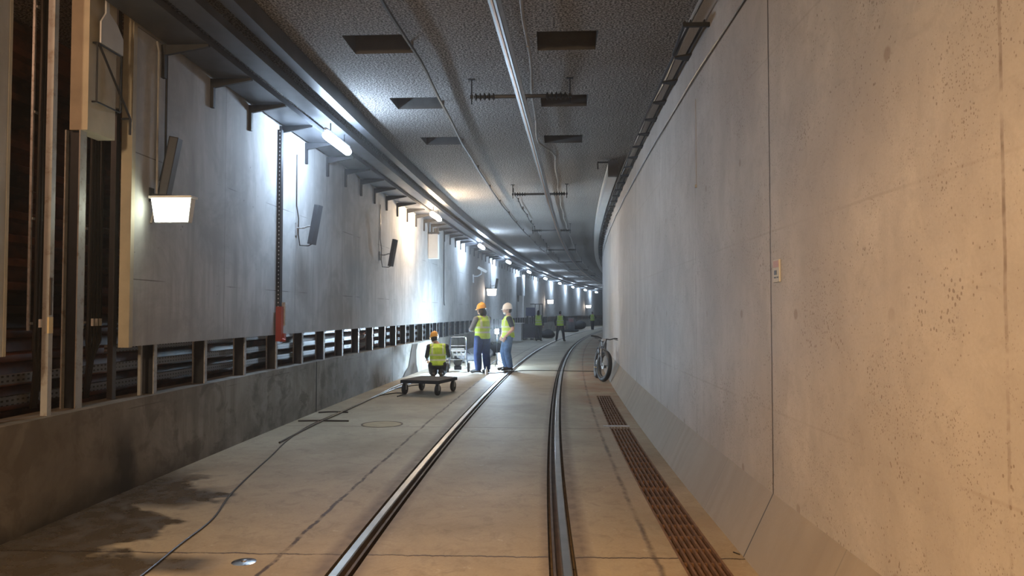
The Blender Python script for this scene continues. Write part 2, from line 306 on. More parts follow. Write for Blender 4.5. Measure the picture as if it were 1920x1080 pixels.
# ------------------------------------------------------------------ mesh builder
class MB:
    def __init__(s): s.v = []; s.f = []; s.uv = []; s.mi = []; s.mats = []
    def vert(s, p, uv=(0.0, 0.0)): s.v.append(tuple(p)); s.uv.append(uv); return len(s.v) - 1
    def mat(s, m):
        if m not in s.mats: s.mats.append(m)
        return s.mats.index(m)
    def face(s, idx, m=0): s.f.append(tuple(idx)); s.mi.append(m)
    def box(s, c, d, rot=None, m=0, taper=1.0):
        c = Vector(c); R = rot or Matrix.Identity(3); idx = []
        for sz in (-1, 1):
            t = taper if sz > 0 else 1.0
            for sx, sy in ((-1, -1), (1, -1), (1, 1), (-1, 1)):
                p = c + R @ Vector((sx * d[0] / 2 * t, sy * d[1] / 2 * t, sz * d[2] / 2)); idx.append(s.vert(p, (p.x + p.y, p.z)))
        a = idx
        for q in ((3, 2, 1, 0), (4, 5, 6, 7), (0, 1, 5, 4), (1, 2, 6, 5), (2, 3, 7, 6), (3, 0, 4, 7)): s.face([a[i] for i in q], m)
        return s
    def bar(s, p0, p1, w, h=None, m=0, up=(0, 0, 1)):
        p0, p1 = Vector(p0), Vector(p1); d = p1 - p0; L = d.length; y = d / L; upv = Vector(up)
        if abs(y.dot(upv)) > 0.98: upv = Vector((1, 0, 0))
        x = y.cross(upv).normalized(); z = x.cross(y)
        return s.box((p0 + p1) / 2, (w, L, h or w), Matrix((x, y, z)).transposed(), m)
    def loft(s, rings, m=0, cap=True):
        n = len(rings[0]); ids = [[s.vert(p) for p in r] for r in rings]
        for a, b in zip(ids, ids[1:]):
            for i in range(n): s.face((a[i], a[(i+1) % n], b[(i+1) % n], b[i]), m)
        if cap: s.face(ids[0][::-1], m); s.face(ids[-1], m)
        return s
    def tube(s, pts, r, seg=8, m=0, cap=True, flat=1.0, side=None):
        pts = [Vector(p) for p in pts]; n = len(pts); rr = r if isinstance(r, (list, tuple)) else [r] * n; rings = []
        ref = Vector(side).normalized() if side else None
        for i, p in enumerate(pts):
            t = (pts[min(i+1, n-1)] - pts[max(i-1, 0)]).normalized()
            if ref is None: ref = t.cross(Vector((0, 0, 1)) if abs(t.z) < 0.9 else Vector((1, 0, 0))).normalized()
            u = (ref - t * ref.dot(t))
            u = u.normalized() if u.length > 1e-4 else t.orthogonal().normalized()
            w = t.cross(u); ref = u if side is None else ref
            rings.append([p + (u * math.cos(a) + w * math.sin(a) * flat) * rr[i] for a in [2 * pi * k / seg for k in range(seg)]])
        return s.loft(rings, m, cap)
    def cyl(s, p0, p1, r, seg=12, m=0, r1=None): return s.tube([p0, p1], [r, r if r1 is None else r1], seg, m)
    def cap_limb(s, p0, p1, r0, r1, seg=12, flat=1.0, side=None, mid=None):
        "closed tapered limb with round ends"
        p0, p1 = Vector(p0), Vector(p1); d = (p1 - p0); L = max(d.length, 1e-5); d = d / L; pts = []; rr = []
        for k in range(5):
            a = pi / 2 * k / 4; pts.append(p0 - d * r0 * flat * math.cos(a)); rr.append(max(r0 * math.sin(a), 0.001))
        if mid: pts.append((p0 + p1) / 2); rr.append(mid)
        for k in range(5):
            a = pi / 2 * k / 4; pts.append(p1 + d * r1 * flat * math.sin(a)); rr.append(max(r1 * math.cos(a), 0.001))
        return s.tube(pts, rr, seg, 0, True, flat, side)
    def ell(s, c, r, seg=16, rings=10, rot=None, m=0, z0=-1.0, z1=1.0):
        c = Vector(c); R = rot or Matrix.Identity(3); L = []
        a0, a1 = math.asin(max(-0.999, z0)), math.asin(min(0.999, z1))
        for k in range(rings + 1):
            a = a0 + (a1 - a0) * k / rings
            L.append([c + R @ Vector((r[0] * math.cos(a) * math.cos(b), r[1] * math.cos(a) * math.sin(b), r[2] * math.sin(a))) for b in [2 * pi * j / seg for j in range(seg)]])
        return s.loft(L, m)
    def lathe(s, prof, c=(0, 0, 0), axis='Z', seg=16, m=0):
        c = Vector(c); L = []
        for r, h in prof:
            ring = []
            for j in range(seg):
                b = 2 * pi * j / seg; q = (r * math.cos(b), r * math.sin(b), h)
                q = {'Z': q, 'X': (h, q[0], q[1]), 'Y': (q[1], h, q[0])}[axis]; ring.append(c + Vector(q))
            L.append(ring)
        return s.loft(L, m)
    def torus(s, c, R, r, axis='X', seg=32, ts=10, m=0, squash=1.0):
        c = Vector(c); rings = []
        for i in range(seg):
            a = 2 * pi * i / seg
            ring = []
            for j in range(ts):
                b = 2 * pi * j / ts; rad = R + r * math.cos(b); h = r * math.sin(b) * squash
                q = (h, rad * math.cos(a), rad * math.sin(a)) if axis == 'X' else (rad * math.cos(a), rad * math.sin(a), h)
                ring.append(s.vert(c + Vector(q)))
            rings.append(ring)
        for i in range(seg):
            a, b = rings[i], rings[(i+1) % seg]
            for j in range(ts): s.face((a[j], a[(j+1) % ts], b[(j+1) % ts], b[j]), m)
        return s
    def sweep(s, prof, s0, s1, ds=0.6, closed=True, m=0, off=None, uvm='z', caps=True):
        N = max(1, int(math.ceil((s1 - s0) / ds))); rings = []
        for k in range(N + 1):
            ss = s0 + (s1 - s0) * k / N; o = off(ss) if off else (0.0, 0.0)
            ring = []
            for (n, z) in prof:
                ring.append(s.vert(W(ss, n + o[0], z + o[1]), (ss, n if uvm == 'n' else z)))
            rings.append(ring)
        L = len(prof); R = range(L) if closed else range(L - 1)
        for a, b in zip(rings, rings[1:]):
            for i in R: s.face((a[i], b[i], b[(i+1) % L], a[(i+1) % L]), m)
        if closed and caps: s.face(rings[0], m); s.face(rings[-1][::-1], m)
        return s
    def build(s, name, mats=None, parent=None, smooth=False, fix=True):
        me = bpy.data.meshes.new(name); me.from_pydata(s.v, [], s.f)
        uvl = me.uv_layers.new(name='UVMap'); vi = [0] * len(me.loops)
        me.loops.foreach_get('vertex_index', vi); flat = []
        for i in vi: flat += s.uv[i]
        uvl.data.foreach_set('uv', flat)
        if mats is not None:
            for mm in (mats if isinstance(mats, (list, tuple)) else [mats]): me.materials.append(mm)
        me.polygons.foreach_set('material_index', s.mi)
        if fix:
            bm = bmesh.new(); bm.from_mesh(me); bmesh.ops.recalc_face_normals(bm, faces=bm.faces); bm.to_mesh(me); bm.free()
        if smooth:
            me.polygons.foreach_set('use_smooth', [True] * len(me.polygons))
            try: me.set_sharp_from_angle(angle=math.radians(40))
            except Exception: pass
        me.update()
        o = bpy.data.objects.new(name, me); COL.objects.link(o)
        if parent is not None: o.parent = parent
        return o

def tag(o, label, cat, group=None, kind=None):
    if label: o['label'] = label
    if cat: o['category'] = cat
    if group: o['group'] = group
    if kind: o['kind'] = kind
    return o
def thing(name, label, cat, s=0, n=0, z=0, rot=0, group=None):
    o = bpy.data.objects.new(name, None); COL.objects.link(o); o.empty_display_size = 0.1
    place(o, s, n, z, rot); return tag(o, label, cat, group)
def struct(o, label=None):
    o['kind'] = 'structure'
    if label: o['label'] = label
    return o
def copy_tree(o, parent=None):
    c = o.copy(); COL.objects.link(c)
    if parent is not None: c.parent = parent
    for ch in [k for k in bpy.data.objects if k.parent == o]: copy_tree(ch, c)
    return c
ORD = ['nearest', 'second', 'third', 'fourth', 'fifth', 'sixth', 'seventh', 'eighth', 'ninth', 'tenth', 'eleventh', 'twelfth',
       'thirteenth', 'fourteenth', 'fifteenth', 'sixteenth', 'seventeenth', 'eighteenth', 'nineteenth', 'twentieth']
def interp(tab):
    def f(s):
        if s <= tab[0][0]: return tab[0][1]
        for (a, x), (b, y) in zip(tab, tab[1:]):
            if s <= b: t = (s - a) / (b - a); t = t * t * (3 - 2 * t) * 0.3 + t * 0.7; return x + (y - x) * t
        return tab[-1][1]
    return f
S0, S1, ZC = -14.0, 112.0, 4.80

# ------------------------------------------------------------------ the setting
m = MB()
m.sweep([(-3.6, 0), (-0.80, 0)], S0, S1, 0.6, False, uvm='n')
m.sweep([(-0.80, 0), (-0.80, -0.08), (-0.62, -0.08), (-0.62, 0)], S0, S1, 0.6, False, uvm='n')
m.sweep([(-0.62, 0), (0.62, 0)], S0, S1, 0.6, False, uvm='n')
m.sweep([(0.62, 0), (0.62, -0.08), (0.80, -0.08), (0.80, 0)], S0, S1, 0.6, False, uvm='n')
m.sweep([(0.80, 0), (1.50, 0)], S0, S1, 0.6, False, uvm='n')
m.sweep([(1.50, 0), (1.50, -0.06), (1.78, -0.06), (1.78, 0)], S0, 15.0, 0.6, False, uvm='n')
m.sweep([(1.50, -0.06), (1.50, 0), (1.78, 0), (1.78, -0.06)], 15.0, 15.04, 0.1, uvm='n')
m.sweep([(1.50, 0), (1.78, 0)], 15.04, S1, 0.6, False, uvm='n')
m.sweep([(1.78, 0), (2.4, 0)], S0, S1, 0.6, False, uvm='n')
struct(m.build('floor', M_FLOOR, fix=False))
struct(MB().sweep([(-5.4, 0.02), (-3.6, 0.02)], S0, S1, 1.0, False, uvm='n').build('floor_rear', M_REAR, fix=False))

# ceiling with its two rows of cast recesses
m = MB(); RP = 2.43; NB = [-5.4, -1.70, -0.97, 0.51, 1.20, 2.4]
sb = [S0]; k = 0; st = 8.2 - RP * 9; holes = []
while st + 0.6 < 14: sb += [st, st + 0.6]; holes.append((st, st + 0.6)); st += RP
sb.append(S1); sb.sort()
def ceil_strip(a, b, n0, n1):
    m.sweep([(n0, ZC), (n1, ZC)], a, b, 0.8, False, uvm='n')
for a, b in zip(sb, sb[1:]):
    hole = any(abs(a - h[0]) < 1e-6 for h in holes)
    for i, (n0, n1) in enumerate(zip(NB, NB[1:])):
        if hole and i in (1, 3):
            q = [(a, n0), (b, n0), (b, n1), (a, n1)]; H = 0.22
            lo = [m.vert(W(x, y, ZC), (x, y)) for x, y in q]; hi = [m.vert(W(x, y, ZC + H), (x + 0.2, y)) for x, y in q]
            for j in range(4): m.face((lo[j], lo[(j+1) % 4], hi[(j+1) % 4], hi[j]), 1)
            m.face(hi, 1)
        else: ceil_strip(a, b, n0, n1)
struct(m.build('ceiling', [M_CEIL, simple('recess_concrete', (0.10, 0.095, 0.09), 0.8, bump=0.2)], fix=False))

struct(MB().sweep([(2.15, 0.43), (2.15, ZC), (2.4, ZC), (2.4, 0.43)], S0, S1, 0.5).build('wall_right', M_RIGHT))
struct(MB().sweep([(1.935, -0.02), (2.15, 0.43), (2.4, 0.43), (2.4, -0.02)], S0, S1, 0.5).build('trim_1', M_PLINTH_R), 'sloped concrete haunch along the foot of the right wall')
m = MB(); PB = 1.34
m.sweep([(-3.32, PB), (-3.32, ZC), (-3.40, ZC), (-3.40, PB)], S0, 5.24, 0.5)
m.sweep([(-3.32, PB), (-3.32, ZC), (-3.40, ZC), (-3.40, PB)], 6.90, S1, 0.5)
struct(m.build('wall_left', M_LEFT))
struct(MB().sweep([(-3.29, -0.02), (-3.29, 0.84), (-3.60, 0.84), (-3.60, -0.02)], S0, S1, 0.5).build('wall_left_lower', M_PLINTH_L))
# pale cast edges of the two panels at the opening
m = MB()
m.sweep([(-3.318, PB), (-3.318, ZC), (-3.41, ZC), (-3.41, PB)], 5.24, 5.27, 0.1)
m.sweep([(-3.316, PB - 0.01), (-3.316, ZC), (-3.42, ZC), (-3.42, PB - 0.01)], 6.84, 6.90, 0.1)
struct(m.build('trim_2', M_PRECAST), 'pale cast edges of the wall panels at the opening')
# rear ribbed wall of the service bay
m = MB(); prof = []; z = 0.0
while z < ZC:
    prof += [(-5.05, z), (-5.05, z + 0.12), (-4.96, z + 0.15), (-4.96, z + 0.22)]; z += 0.25
m.sweep([p for p in prof if p[1] <= ZC] + [(-5.05, ZC)], S0, S1, 1.5, False)
struct(m.build('wall_left_rear', M_REAR, fix=False))
m = MB()
for ss, nm in ((S0, 'wall_back'), (S1, 'wall_front')):
    m = MB(); q = [m.vert(W(ss, a, b), (a, b)) for a, b in ((-5.4, -0.05), (2.4, -0.05), (2.4, ZC + 0.05), (-5.4, ZC + 0.05))]; m.face(q)
    struct(m.build(nm, M_LEFT, fix=False))

# hanging concrete piece and lintel over the opening
struct(MB().sweep([(-3.34, 3.24), (-3.34, ZC), (-3.50, ZC), (-3.50, 3.24)], 6.20, 6.60, 0.2).build('trim_3', M_PRECAST), 'pale concrete panel hanging over the left opening')
struct(MB().sweep([(-3.44, 3.60), (-3.44, 4.14), (-3.62, 4.14), (-3.62, 3.60)], 6.60, 6.90, 0.2).build('trim_4', M_LEFT), 'concrete lintel joining the hanging panel to the wall')

# repair patch on the low wall
m = MB().sweep([(-3.283, 0.0), (-3.279, 0.80), (-3.29, 0.80), (-3.29, 0.0)], 20.3, 22.4, 0.3)
struct(m.build('trim_5', M_PLASTER), 'fresh pale mortar on the low wall beside the kneeling worker')
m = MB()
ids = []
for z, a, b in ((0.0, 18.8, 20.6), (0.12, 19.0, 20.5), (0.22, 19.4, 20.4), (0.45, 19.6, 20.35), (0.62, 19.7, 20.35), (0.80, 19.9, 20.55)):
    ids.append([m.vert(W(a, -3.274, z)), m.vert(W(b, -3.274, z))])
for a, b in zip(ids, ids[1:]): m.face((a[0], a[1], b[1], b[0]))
struct(m.build('trim_6', M_BROWN, fix=False), 'brown patch beside the repair on the low wall')  # plain brown shape, wider towards the floor

# ------------------------------------------------------------------ tram rails
for nm, c, sg, lab in (('tram_rail', -0.735, 1, 'left grooved steel tram rail, its polished head set in the concrete floor'),
                       ('tram_rail', 0.735, -1, 'right grooved steel tram rail, nearer the drain grate and right wall')):
    t = thing(nm, lab, 'rail')
    t.location = (0, 0, 0); t.rotation_euler = (0, 0, 0)
    def P(pts): return [(c + sg * x, z) for x, z in pts]
    MB().sweep(P([(-0.035, -0.07), (-0.035, 0.008), (-0.028, 0.014), (0.022, 0.014), (0.028, 0.006), (0.028, -0.07)]), S0 + 0.1, S1 - 0.1, 0.5, uvm='n').build('rail_head', M_RAIL, t)
    MB().sweep(P([(0.028, -0.075), (0.028, -0.045), (0.070, -0.045), (0.070, 0.006), (0.088, 0.006), (0.088, -0.075)]), S0 + 0.1, S1 - 0.1, 0.5, uvm='n').build('guard_lip', M_RAILDIRT, t)

# drain grate in three-metre lengths
M_GRATE = simple('rusty_grate', (0.17, 0.095, 0.055), 0.6, 0.3, 0.3, 9)
gl = [(-5, -2), (-1.95, 1.05), (1.1, 4.1), (4.15, 7.15), (7.2, 10.9), (11.1, 15.0)]
for k, (a, b) in enumerate(gl[2:]):
    m = MB()
    for j in range(7):
        n = 1.505 + j * 0.045; m.sweep([(n - 0.008, -0.04), (n - 0.008, 0.002), (n + 0.008, 0.002), (n + 0.008, -0.04)], a, b, 0.8, uvm='n')
    ss = a
    while ss < b: m.sweep([(1.50, -0.04), (1.50, -0.012), (1.78, -0.012), (1.78, -0.04)], ss, ss + 0.02, 0.1); ss += 0.3
    o = m.build('drain_grate', M_GRATE)
    tag(o, ['rusty slotted drain grate at the bottom edge of the picture by the right wall foot', 'long rusty drain grate length in the near floor beside the sloped haunch',
            'rusty drain grate length ending at the pale cross strip', 'far rusty drain grate, half covered in dirt, short of the bicycle'][k], 'drain grate', 'drain grates along the right wall')
tag(MB().sweep([(1.42, -0.03), (1.42, 0.004), (1.80, 0.004), (1.80, -0.03)], 10.93, 11.07, 0.1).build('cross_strip', M_GALV), 'pale metal strip across the drain between two grates', 'strip')

# manhole and small cap
t = thing('manhole_cover', 'round manhole cover flush in the floor left of the track', 'manhole cover', 10.97, -1.86, 0.0)
MB().lathe([(0.31, 0.0), (0.31, 0.004), (0.285, 0.004), (0.285, 0.0)], seg=40).build('rim', M_RAILDIRT, t)
MB().lathe([(0.001, 0.0), (0.001, 0.003), (0.28, 0.003), (0.28, 0.0)], seg=40).build('lid', simple('manhole_concrete', (0.33, 0.265, 0.165), 0.7), t)
t = thing('inspection_cover', 'small shiny wet metal cap in the floor at the bottom left', 'cap', 4.94, -1.41, 0.0)
MB().lathe([(0.001, 0), (0.001, 0.008), (0.055, 0.007), (0.08, 0.001), (0.08, 0.0)], seg=24).build('lid', M_CHROME, t, True)
MB().lathe([(0.018, 0.006), (0.018, 0.014), (0.001, 0.016)], seg=12).build('bolt', M_CHROME, t)

# ------------------------------------------------------------------ steel columns behind the gap
def ibeam_mb(h, d=0.15, w=0.06):
    m = MB(); m.mats = []; m.box((-0.006, 0, h/2), (0.012, w, h)); m.box((-d + 0.006, 0, h/2), (0.012, w, h)); m.box((-d/2, 0, h/2), (d - 0.024, 0.007, h), m=1); return m  # web coloured near-black to stand for shade between the lit flanges
sc0 = None
s = 7.38; k = 0
while s < 62:
    if sc0 is None: o = sc0 = ibeam_mb(0.55).build('steel_post', [M_GALV, M_DARKSTEEL])
    else: o = sc0.copy(); COL.objects.link(o)
    place(o, s, -3.35 if s > 7 else -3.35, 0.84)
    lab = ('%s short steel post in the low gap, counted from the big opening' % (ORD[k] if k else 'first')) if k < 14 else 'short steel post in the low gap, beyond the kneeling worker'
    tag(o, lab, 'post', 'steel posts in the low gap'); s += 1.09; k += 1
for s, n, w, lab in ((5.22, -3.40, 0.06, 'full-height steel column at the far left edge of the opening'), (6.24, -3.40, 0.09, 'full-height steel I-column under the hanging concrete panel')):
    t = thing('tall_column', lab, 'column', s, n, 0.84, 0, 'tall steel columns in the opening')
    H = 2.40 if s > 6 else 3.96
    m = MB(); m.box((-0.004, 0, H/2), (0.012, w, H)); m.box((-0.13, 0, H/2), (0.012, w, H)); m.build('flange', M_PAINTSTEEL, t)
    MB().box((-0.067, 0, H/2), (0.118, 0.008, H)).build('web', M_DARKSTEEL, t)  # shade on the web is put into its dark colour
t = thing('steel_post', 'slim pale square steel post standing in the left opening with a cream tag', 'post', 5.80, -3.38, 0.84)
MB().box((0, 0, 1.98), (0.055, 0.05, 3.96)).build('tube', M_PAINTSTEEL, t)
MB().box((0.036, -0.02, 0.72), (0.015, 0.05, 0.13)).build('tag_plate', M_YELLOW, t)
MB().box((0.036, -0.02, 0.95), (0.012, 0.02, 0.3)).build('rust_streak', M_RAILDIRT, t)
t = thing('edge_post', 'dark bluish steel edge post against the start of the left wall panel', 'post', 6.86, -3.47, 0.84)
MB().box((0, 0, 1.98), (0.012, 0.06, 3.96)).box((-0.04, 0.03, 1.98), (0.08, 0.01, 3.96)).build('angle', M_TRAY, t)
tag(place(MB().box((0, 0, 0.25), (0.03, 0.03, 0.5)).build('short_post', M_PAINTSTEEL), 7.22, -3.42, 0.84), 'thin short post beside the edge of the left wall panel', 'post')

# slotted rails behind
for z, lab in ((0.90, 'lower slotted steel rail running behind the columns of the low gap'), (1.075, 'middle slotted steel rail running behind the columns of the low gap'), (1.26, 'top slotted steel rail behind the columns, hidden by the wall edge near by')):
    tag(MB().sweep([(-3.78, z), (-3.78, z + 0.075), (-3.84, z + 0.075), (-3.84, z)], 3.0 if z < 1.2 else 7.3, 60, 0.8).build('slotted_rail', M_SLOT), lab, 'rail', 'slotted rails behind the gap')

# vertical cable ladders in the opening
for k, (s, n, lab) in enumerate(((6.15, -3.70, 'vertical ladder of black cables at the left, beside the slim pale post'), (6.86, -3.70, 'vertical ladder of black cables right of the I-column'))):
    t = thing('vertical_cable_ladder', lab, 'cable ladder', s, n, 0.95, 0, 'vertical cable ladders')
    for sy in (-0.13, 0.13): MB().box((0, sy, 2.2), (0.02, 0.018, 3.28)).build('side_rail', M_GALV, t)
    for z in (0.62, 1.5, 2.4, 3.3): MB().bar((0.012, -0.13, z), (0.012, 0.13, z), 0.014, 0.02).build('rung', M_GALV, t)
    for j in range(5):
        y = -0.09 + j * 0.045
        MB().tube([(0.03 + 0.008 * math.sin(j + q), y + 0.006 * math.sin(q * 2 + j), zz) for q, zz in enumerate((3.83, 3.0, 2.2, 1.4, 0.7, 0.45))] + [(0.0, y * 0.4, 0.25), (-0.05, y * 0.3 + 0.02, -0.1)], 0.014, 8).build('cable', M_CABLE, t, True)
    for j in range(3): MB().box((0.055, -0.06 + 0.06 * j, 0.62), (0.02, 0.02, 0.07)).build('clamp', M_WHITE, t)

# wire frame with grey plate on the hanging panel
t = thing('wire_frame', 'dark wire frame with a diagonal brace and rounded grey plate on the hanging panel', 'frame', 6.42, -3.30, 3.5)
m = MB(); q = [(0, -0.17, 0.0), (0, 0.19, 0.0), (0, 0.19, 0.52), (0, -0.17, 0.52)]
for a, b in zip(q, q[1:] + q[:1]): m.cyl(a, b, 0.008, 8)
m.cyl((0.01, -0.17, 0.52), (0.08, 0.22, -0.05), 0.01, 8).cyl((0.0, 0.22, -0.05), (0.08, 0.22, -0.05), 0.01, 8).cyl((0.08, 0.22, -0.05), (0.08, 0.22, -0.2), 0.012, 8)
for (y, z) in ((-0.17, 0), (0.19, 0), (-0.17, .52)): m.cyl((0, y, z), (-0.05, y, z), 0.008, 6)
m.build('wire', M_DARKSTEEL, t)
pl = []
for (y, z) in ((-0.14, 0.53), (0.2, 0.53), (0.2, 0.68), (0.1, 0.78), (-0.02, 0.84), (-0.03, 1.03), (-0.07, 1.03), (-0.07, 0.82), (-0.14, 0.72)): pl.append((y, z))
MB().loft([[(0.0, y, z) for y, z in pl], [(0.015, y, z) for y, z in pl]]).build('plate', M_LGREY, t)

# ------------------------------------------------------------------ cable trays and brackets, left
def utray(n0, n1, z, h, s0, s1, lab):
    m = MB(); tk = 0.006
    m.sweep([(n0, z + h), (n0, z), (n1, z), (n1, z + h), (n1 - tk, z + h), (n1 - tk, z + tk), (n0 + tk, z + tk), (n0 + tk, z + h)], s0, s1, 0.5)
    tag(m.build('cable_tray', M_TRAY), lab, 'cable tray', 'cable trays along the left wall')
utray(-3.26, -2.84, 4.41, 0.07, S0 + 0.1, 104, 'wide cable tray closest to the left wall, carried on the brackets')
utray(-2.76, -2.52, 4.45, 0.09, S0 + 0.1, 104, 'middle narrow cable tray above the row of lamps')
utray(-2.44, -2.30, 4.58, 0.20, S0 + 0.1, 104, 'outer deep cable trough high against the ceiling')
for n, z, r, lab in ((-3.12, 4.445, 0.025, 'thick black cable lying in the wide tray, wall side'), (-2.98, 4.44, 0.02, 'black cable lying in the wide tray, outer side'), (-2.66, 4.48, 0.02, 'black cable lying in the middle narrow tray')):
    tag(MB().tube([W(s, n + 0.02 * math.sin(s * 0.9), z) for s in range(int(S0) + 1, 90, 1)], r, 6).build('tray_cable', M_CABLE, None, True), lab, 'cable', 'cables in the trays')
def bracket():
    t = bpy.data.objects.new('wall_bracket', None); COL.objects.link(t)
    MB().box((0.02, 0, -0.15), (0.04, 0.05, 0.34)).build('leg', M_BRACKET, t)
    m = MB(); a = [(0.0, 0.02), (0.49, 0.02), (0.49, -0.005), (0.0, -0.09)]
    m.loft([[(x, -0.02, z) for x, z in a], [(x, 0.02, z) for x, z in a]]); m.build('arm', M_BRACKET, t)
    return t
b0 = bracket(); s = 7.36; k = 0
while s < 58:
    o = b0 if k == 0 else copy_tree(b0); place(o, s, -3.32, 4.385)
    lab = '%s dark steel bracket high on the left wall under the trays' % ORD[k] if k < 16 else 'dark steel wall bracket under the trays, far beyond the white cabinet'
    tag(o, lab, 'bracket', 'wall brackets under the trays'); s += 1.085; k += 1

# ceiling lamps
def lamp():
    t = bpy.data.objects.new('tunnel_lamp', None); COL.objects.link(t)
    m = MB(); L = 0.60; P = []
    for y, sc in ((-L, 0.5), (-L + 0.04, 1), (L - 0.04, 1), (L, 0.5)):
        P.append([(x * sc, y, z) for x, z in ((-0.022, 0.035), (0.022, 0.035), (0.03, 0.05), (0.02, 0.075), (-0.02, 0.075), (-0.03, 0.05))])
    m.loft(P); m.build('housing', M_LGREY, t)
    m = MB(); P = []
    for y, sc in ((-L, 0.3), (-L + 0.015, 0.7), (-L + 0.05, 0.95), (-L + 0.1, 1), (L - 0.1, 1), (L - 0.05, 0.95), (L - 0.015, 0.7), (L, 0.3)):
        P.append([(0.060 * sc * math.cos(a), y, -0.025 + 0.060 * sc * math.sin(a)) for a in [2 * pi * j / 14 for j in range(14)]])
    m.loft(P); m.build('diffuser', M_TUBE, t, True)
    for y in (-0.35, 0.35): MB().cyl((0, y, 0.05), (0, y, 0.20), 0.008, 6).build('hanger', M_DARKSTEEL, t)
    return t
l0 = lamp()
LS = [10.95, 19.4, 28.4, 37.1, 46.2, 55.2, 64.4, 73.6, 83.0, 92.0]
for k, s in enumerate(LS):
    if k == 0: o = l0
    else: o = copy_tree(l0)
    place(o, s, -2.56, 4.235)
    if k == 1:
        for ch in o.children:
            if ch.name.startswith('diffuser'): ch.data = ch.data.copy(); ch.data.materials[0] = M_TUBEW
    tag(o, ['nearest lit tube lamp, the largest glowing bar under the trays', 'second lit tube lamp, warmer in tint, above the white cabinet'][k] if k < 2 else '%s glowing lamp in the row under the cable trays' % ORD[k], 'lamp', 'tunnel lamps under the trays')

# ------------------------------------------------------------------ overhead conductor rail, supports, cables
nr = lambda s: 0.58 - 0.9 * math.exp(-max(s, -2.0) / 8.9)
t = thing('conductor_rail', 'shiny aluminium overhead conductor rail hanging above the track', 'rail'); t.location = (0, 0, 0); t.rotation_euler = (0, 0, 0)
MB().sweep([(-0.055, 0.05), (-0.02, 0.035), (-0.02, -0.035), (-0.035, -0.06), (0.035, -0.06), (0.02, -0.035), (0.02, 0.035), (0.055, 0.05), (0.055, 0.062), (-0.055, 0.062)], S0 + 0.1, 100, 0.4, off=lambda s: (nr(s), 4.45)).build('rail_profile', M_ALU, t)
MB().sweep([(-0.012, -0.06), (0.012, -0.06), (0.008, -0.074), (-0.008, -0.074)], S0 + 0.1, 100, 0.4, off=lambda s: (nr(s), 4.45)).build('contact_wire', simple('copper_wire', (0.45, 0.25, 0.15), 0.35, 0.8), t)
def support():
    t = bpy.data.objects.new('rail_support', None); COL.objects.link(t)
    MB().cyl((-0.32, 0, 0), (0.40, 0, 0), 0.028, 12).build('cross_bar', M_SPEAKER, t, True)
    for a, b in ((-0.60, -0.30), (0.36, 0.66)):
        pr = [(0.016, a)]; nrib = 5; w = (b - a) / nrib
        for i in range(nrib): pr += [(0.022, a + w * (i + 0.15)), (0.052, a + w * (i + 0.4)), (0.052, a + w * (i + 0.5)), (0.022, a + w * (i + 0.75))]
        MB().lathe(pr + [(0.016, b)], axis='X', seg=14).build('insulator', M_BLACK, t)
    for x in (-0.63, 0.69): MB().cyl((x, 0, -0.10), (x, 0, 0.24), 0.009, 8).box((x, 0, 0), (0.04, 0.04, 0.05)).box((x, 0, 0.235), (0.09, 0.06, 0.01)).build('hanger_rod', M_DARKSTEEL, t)
    MB().box((0.0, 0, -0.04), (0.12, 0.05, 0.03)).box((0.0, 0, -0.02), (0.05, 0.04, 0.05)).build('rail_clamp', M_DARKSTEEL, t)
    return t
sp0 = support()
for k, s in enumerate((9.85, 18.05, 26.1, 34.2, 42.3, 50.4, 58.5)):
    o = sp0 if k == 0 else copy_tree(sp0)
    nn = nr(s) if k else 0.30
    place(o, s, 0.23, 4.56)
    for ch in o.children:
        if ch.name.startswith('rail_clamp'): ch.location.x = nr(s) - 0.23
    tag(o, '%s insulated cross bar holding the overhead conductor rail' % ORD[k], 'support', 'overhead rail supports')
def hung(name, tab, z, r, lab, cat='cable', m=M_CABLE, s0=-6, s1=70, wob=0.012, clips=1.6):
    f = interp(tab); pts = []; s = s0
    while s < s1: pts.append(W(s, f(s) + wob * math.sin(s * 2.3), z + wob * 0.7 * math.sin(s * 1.7 + 1))); s += 0.4
    mm = MB().tube(pts, r, 6)
    s = s0
    while clips and s < min(s1, 40): p = W(s, f(s), z + 0.03); mm.box(p, (0.03, 0.03, 0.10)); s += clips
    return tag(mm.build(name, m, None, True), lab, cat)
hung('ceiling_cable', [(-6, -1.1), (7, -0.985), (9, -0.91), (13.4, -0.96), (19.4, -0.95), (35, -0.77), (70, -0.7)], 4.715, 0.022, 'black cable clipped to the ceiling left of the conductor rail', m=M_CABLE, wob=0.005, clips=2.4)
hung('ceiling_cable', [(-6, 0.36), (7, 0.382), (9, 0.416), (13.1, 0.40), (14.3, 0.69), (18.6, 0.72), (33, 0.85), (70, 0.9)], 4.715, 0.018, 'grey ceiling cable with a sideways jog right of the conductor rail', m=M_GCABLE)
hung('ceiling_cable', [(18.2, -0.40), (26.3, -0.34), (34.5, -0.30), (70, -0.3)], 4.66, 0.016, 'black cable starting at the second cross bar and running on along the bars', s0=18.2)

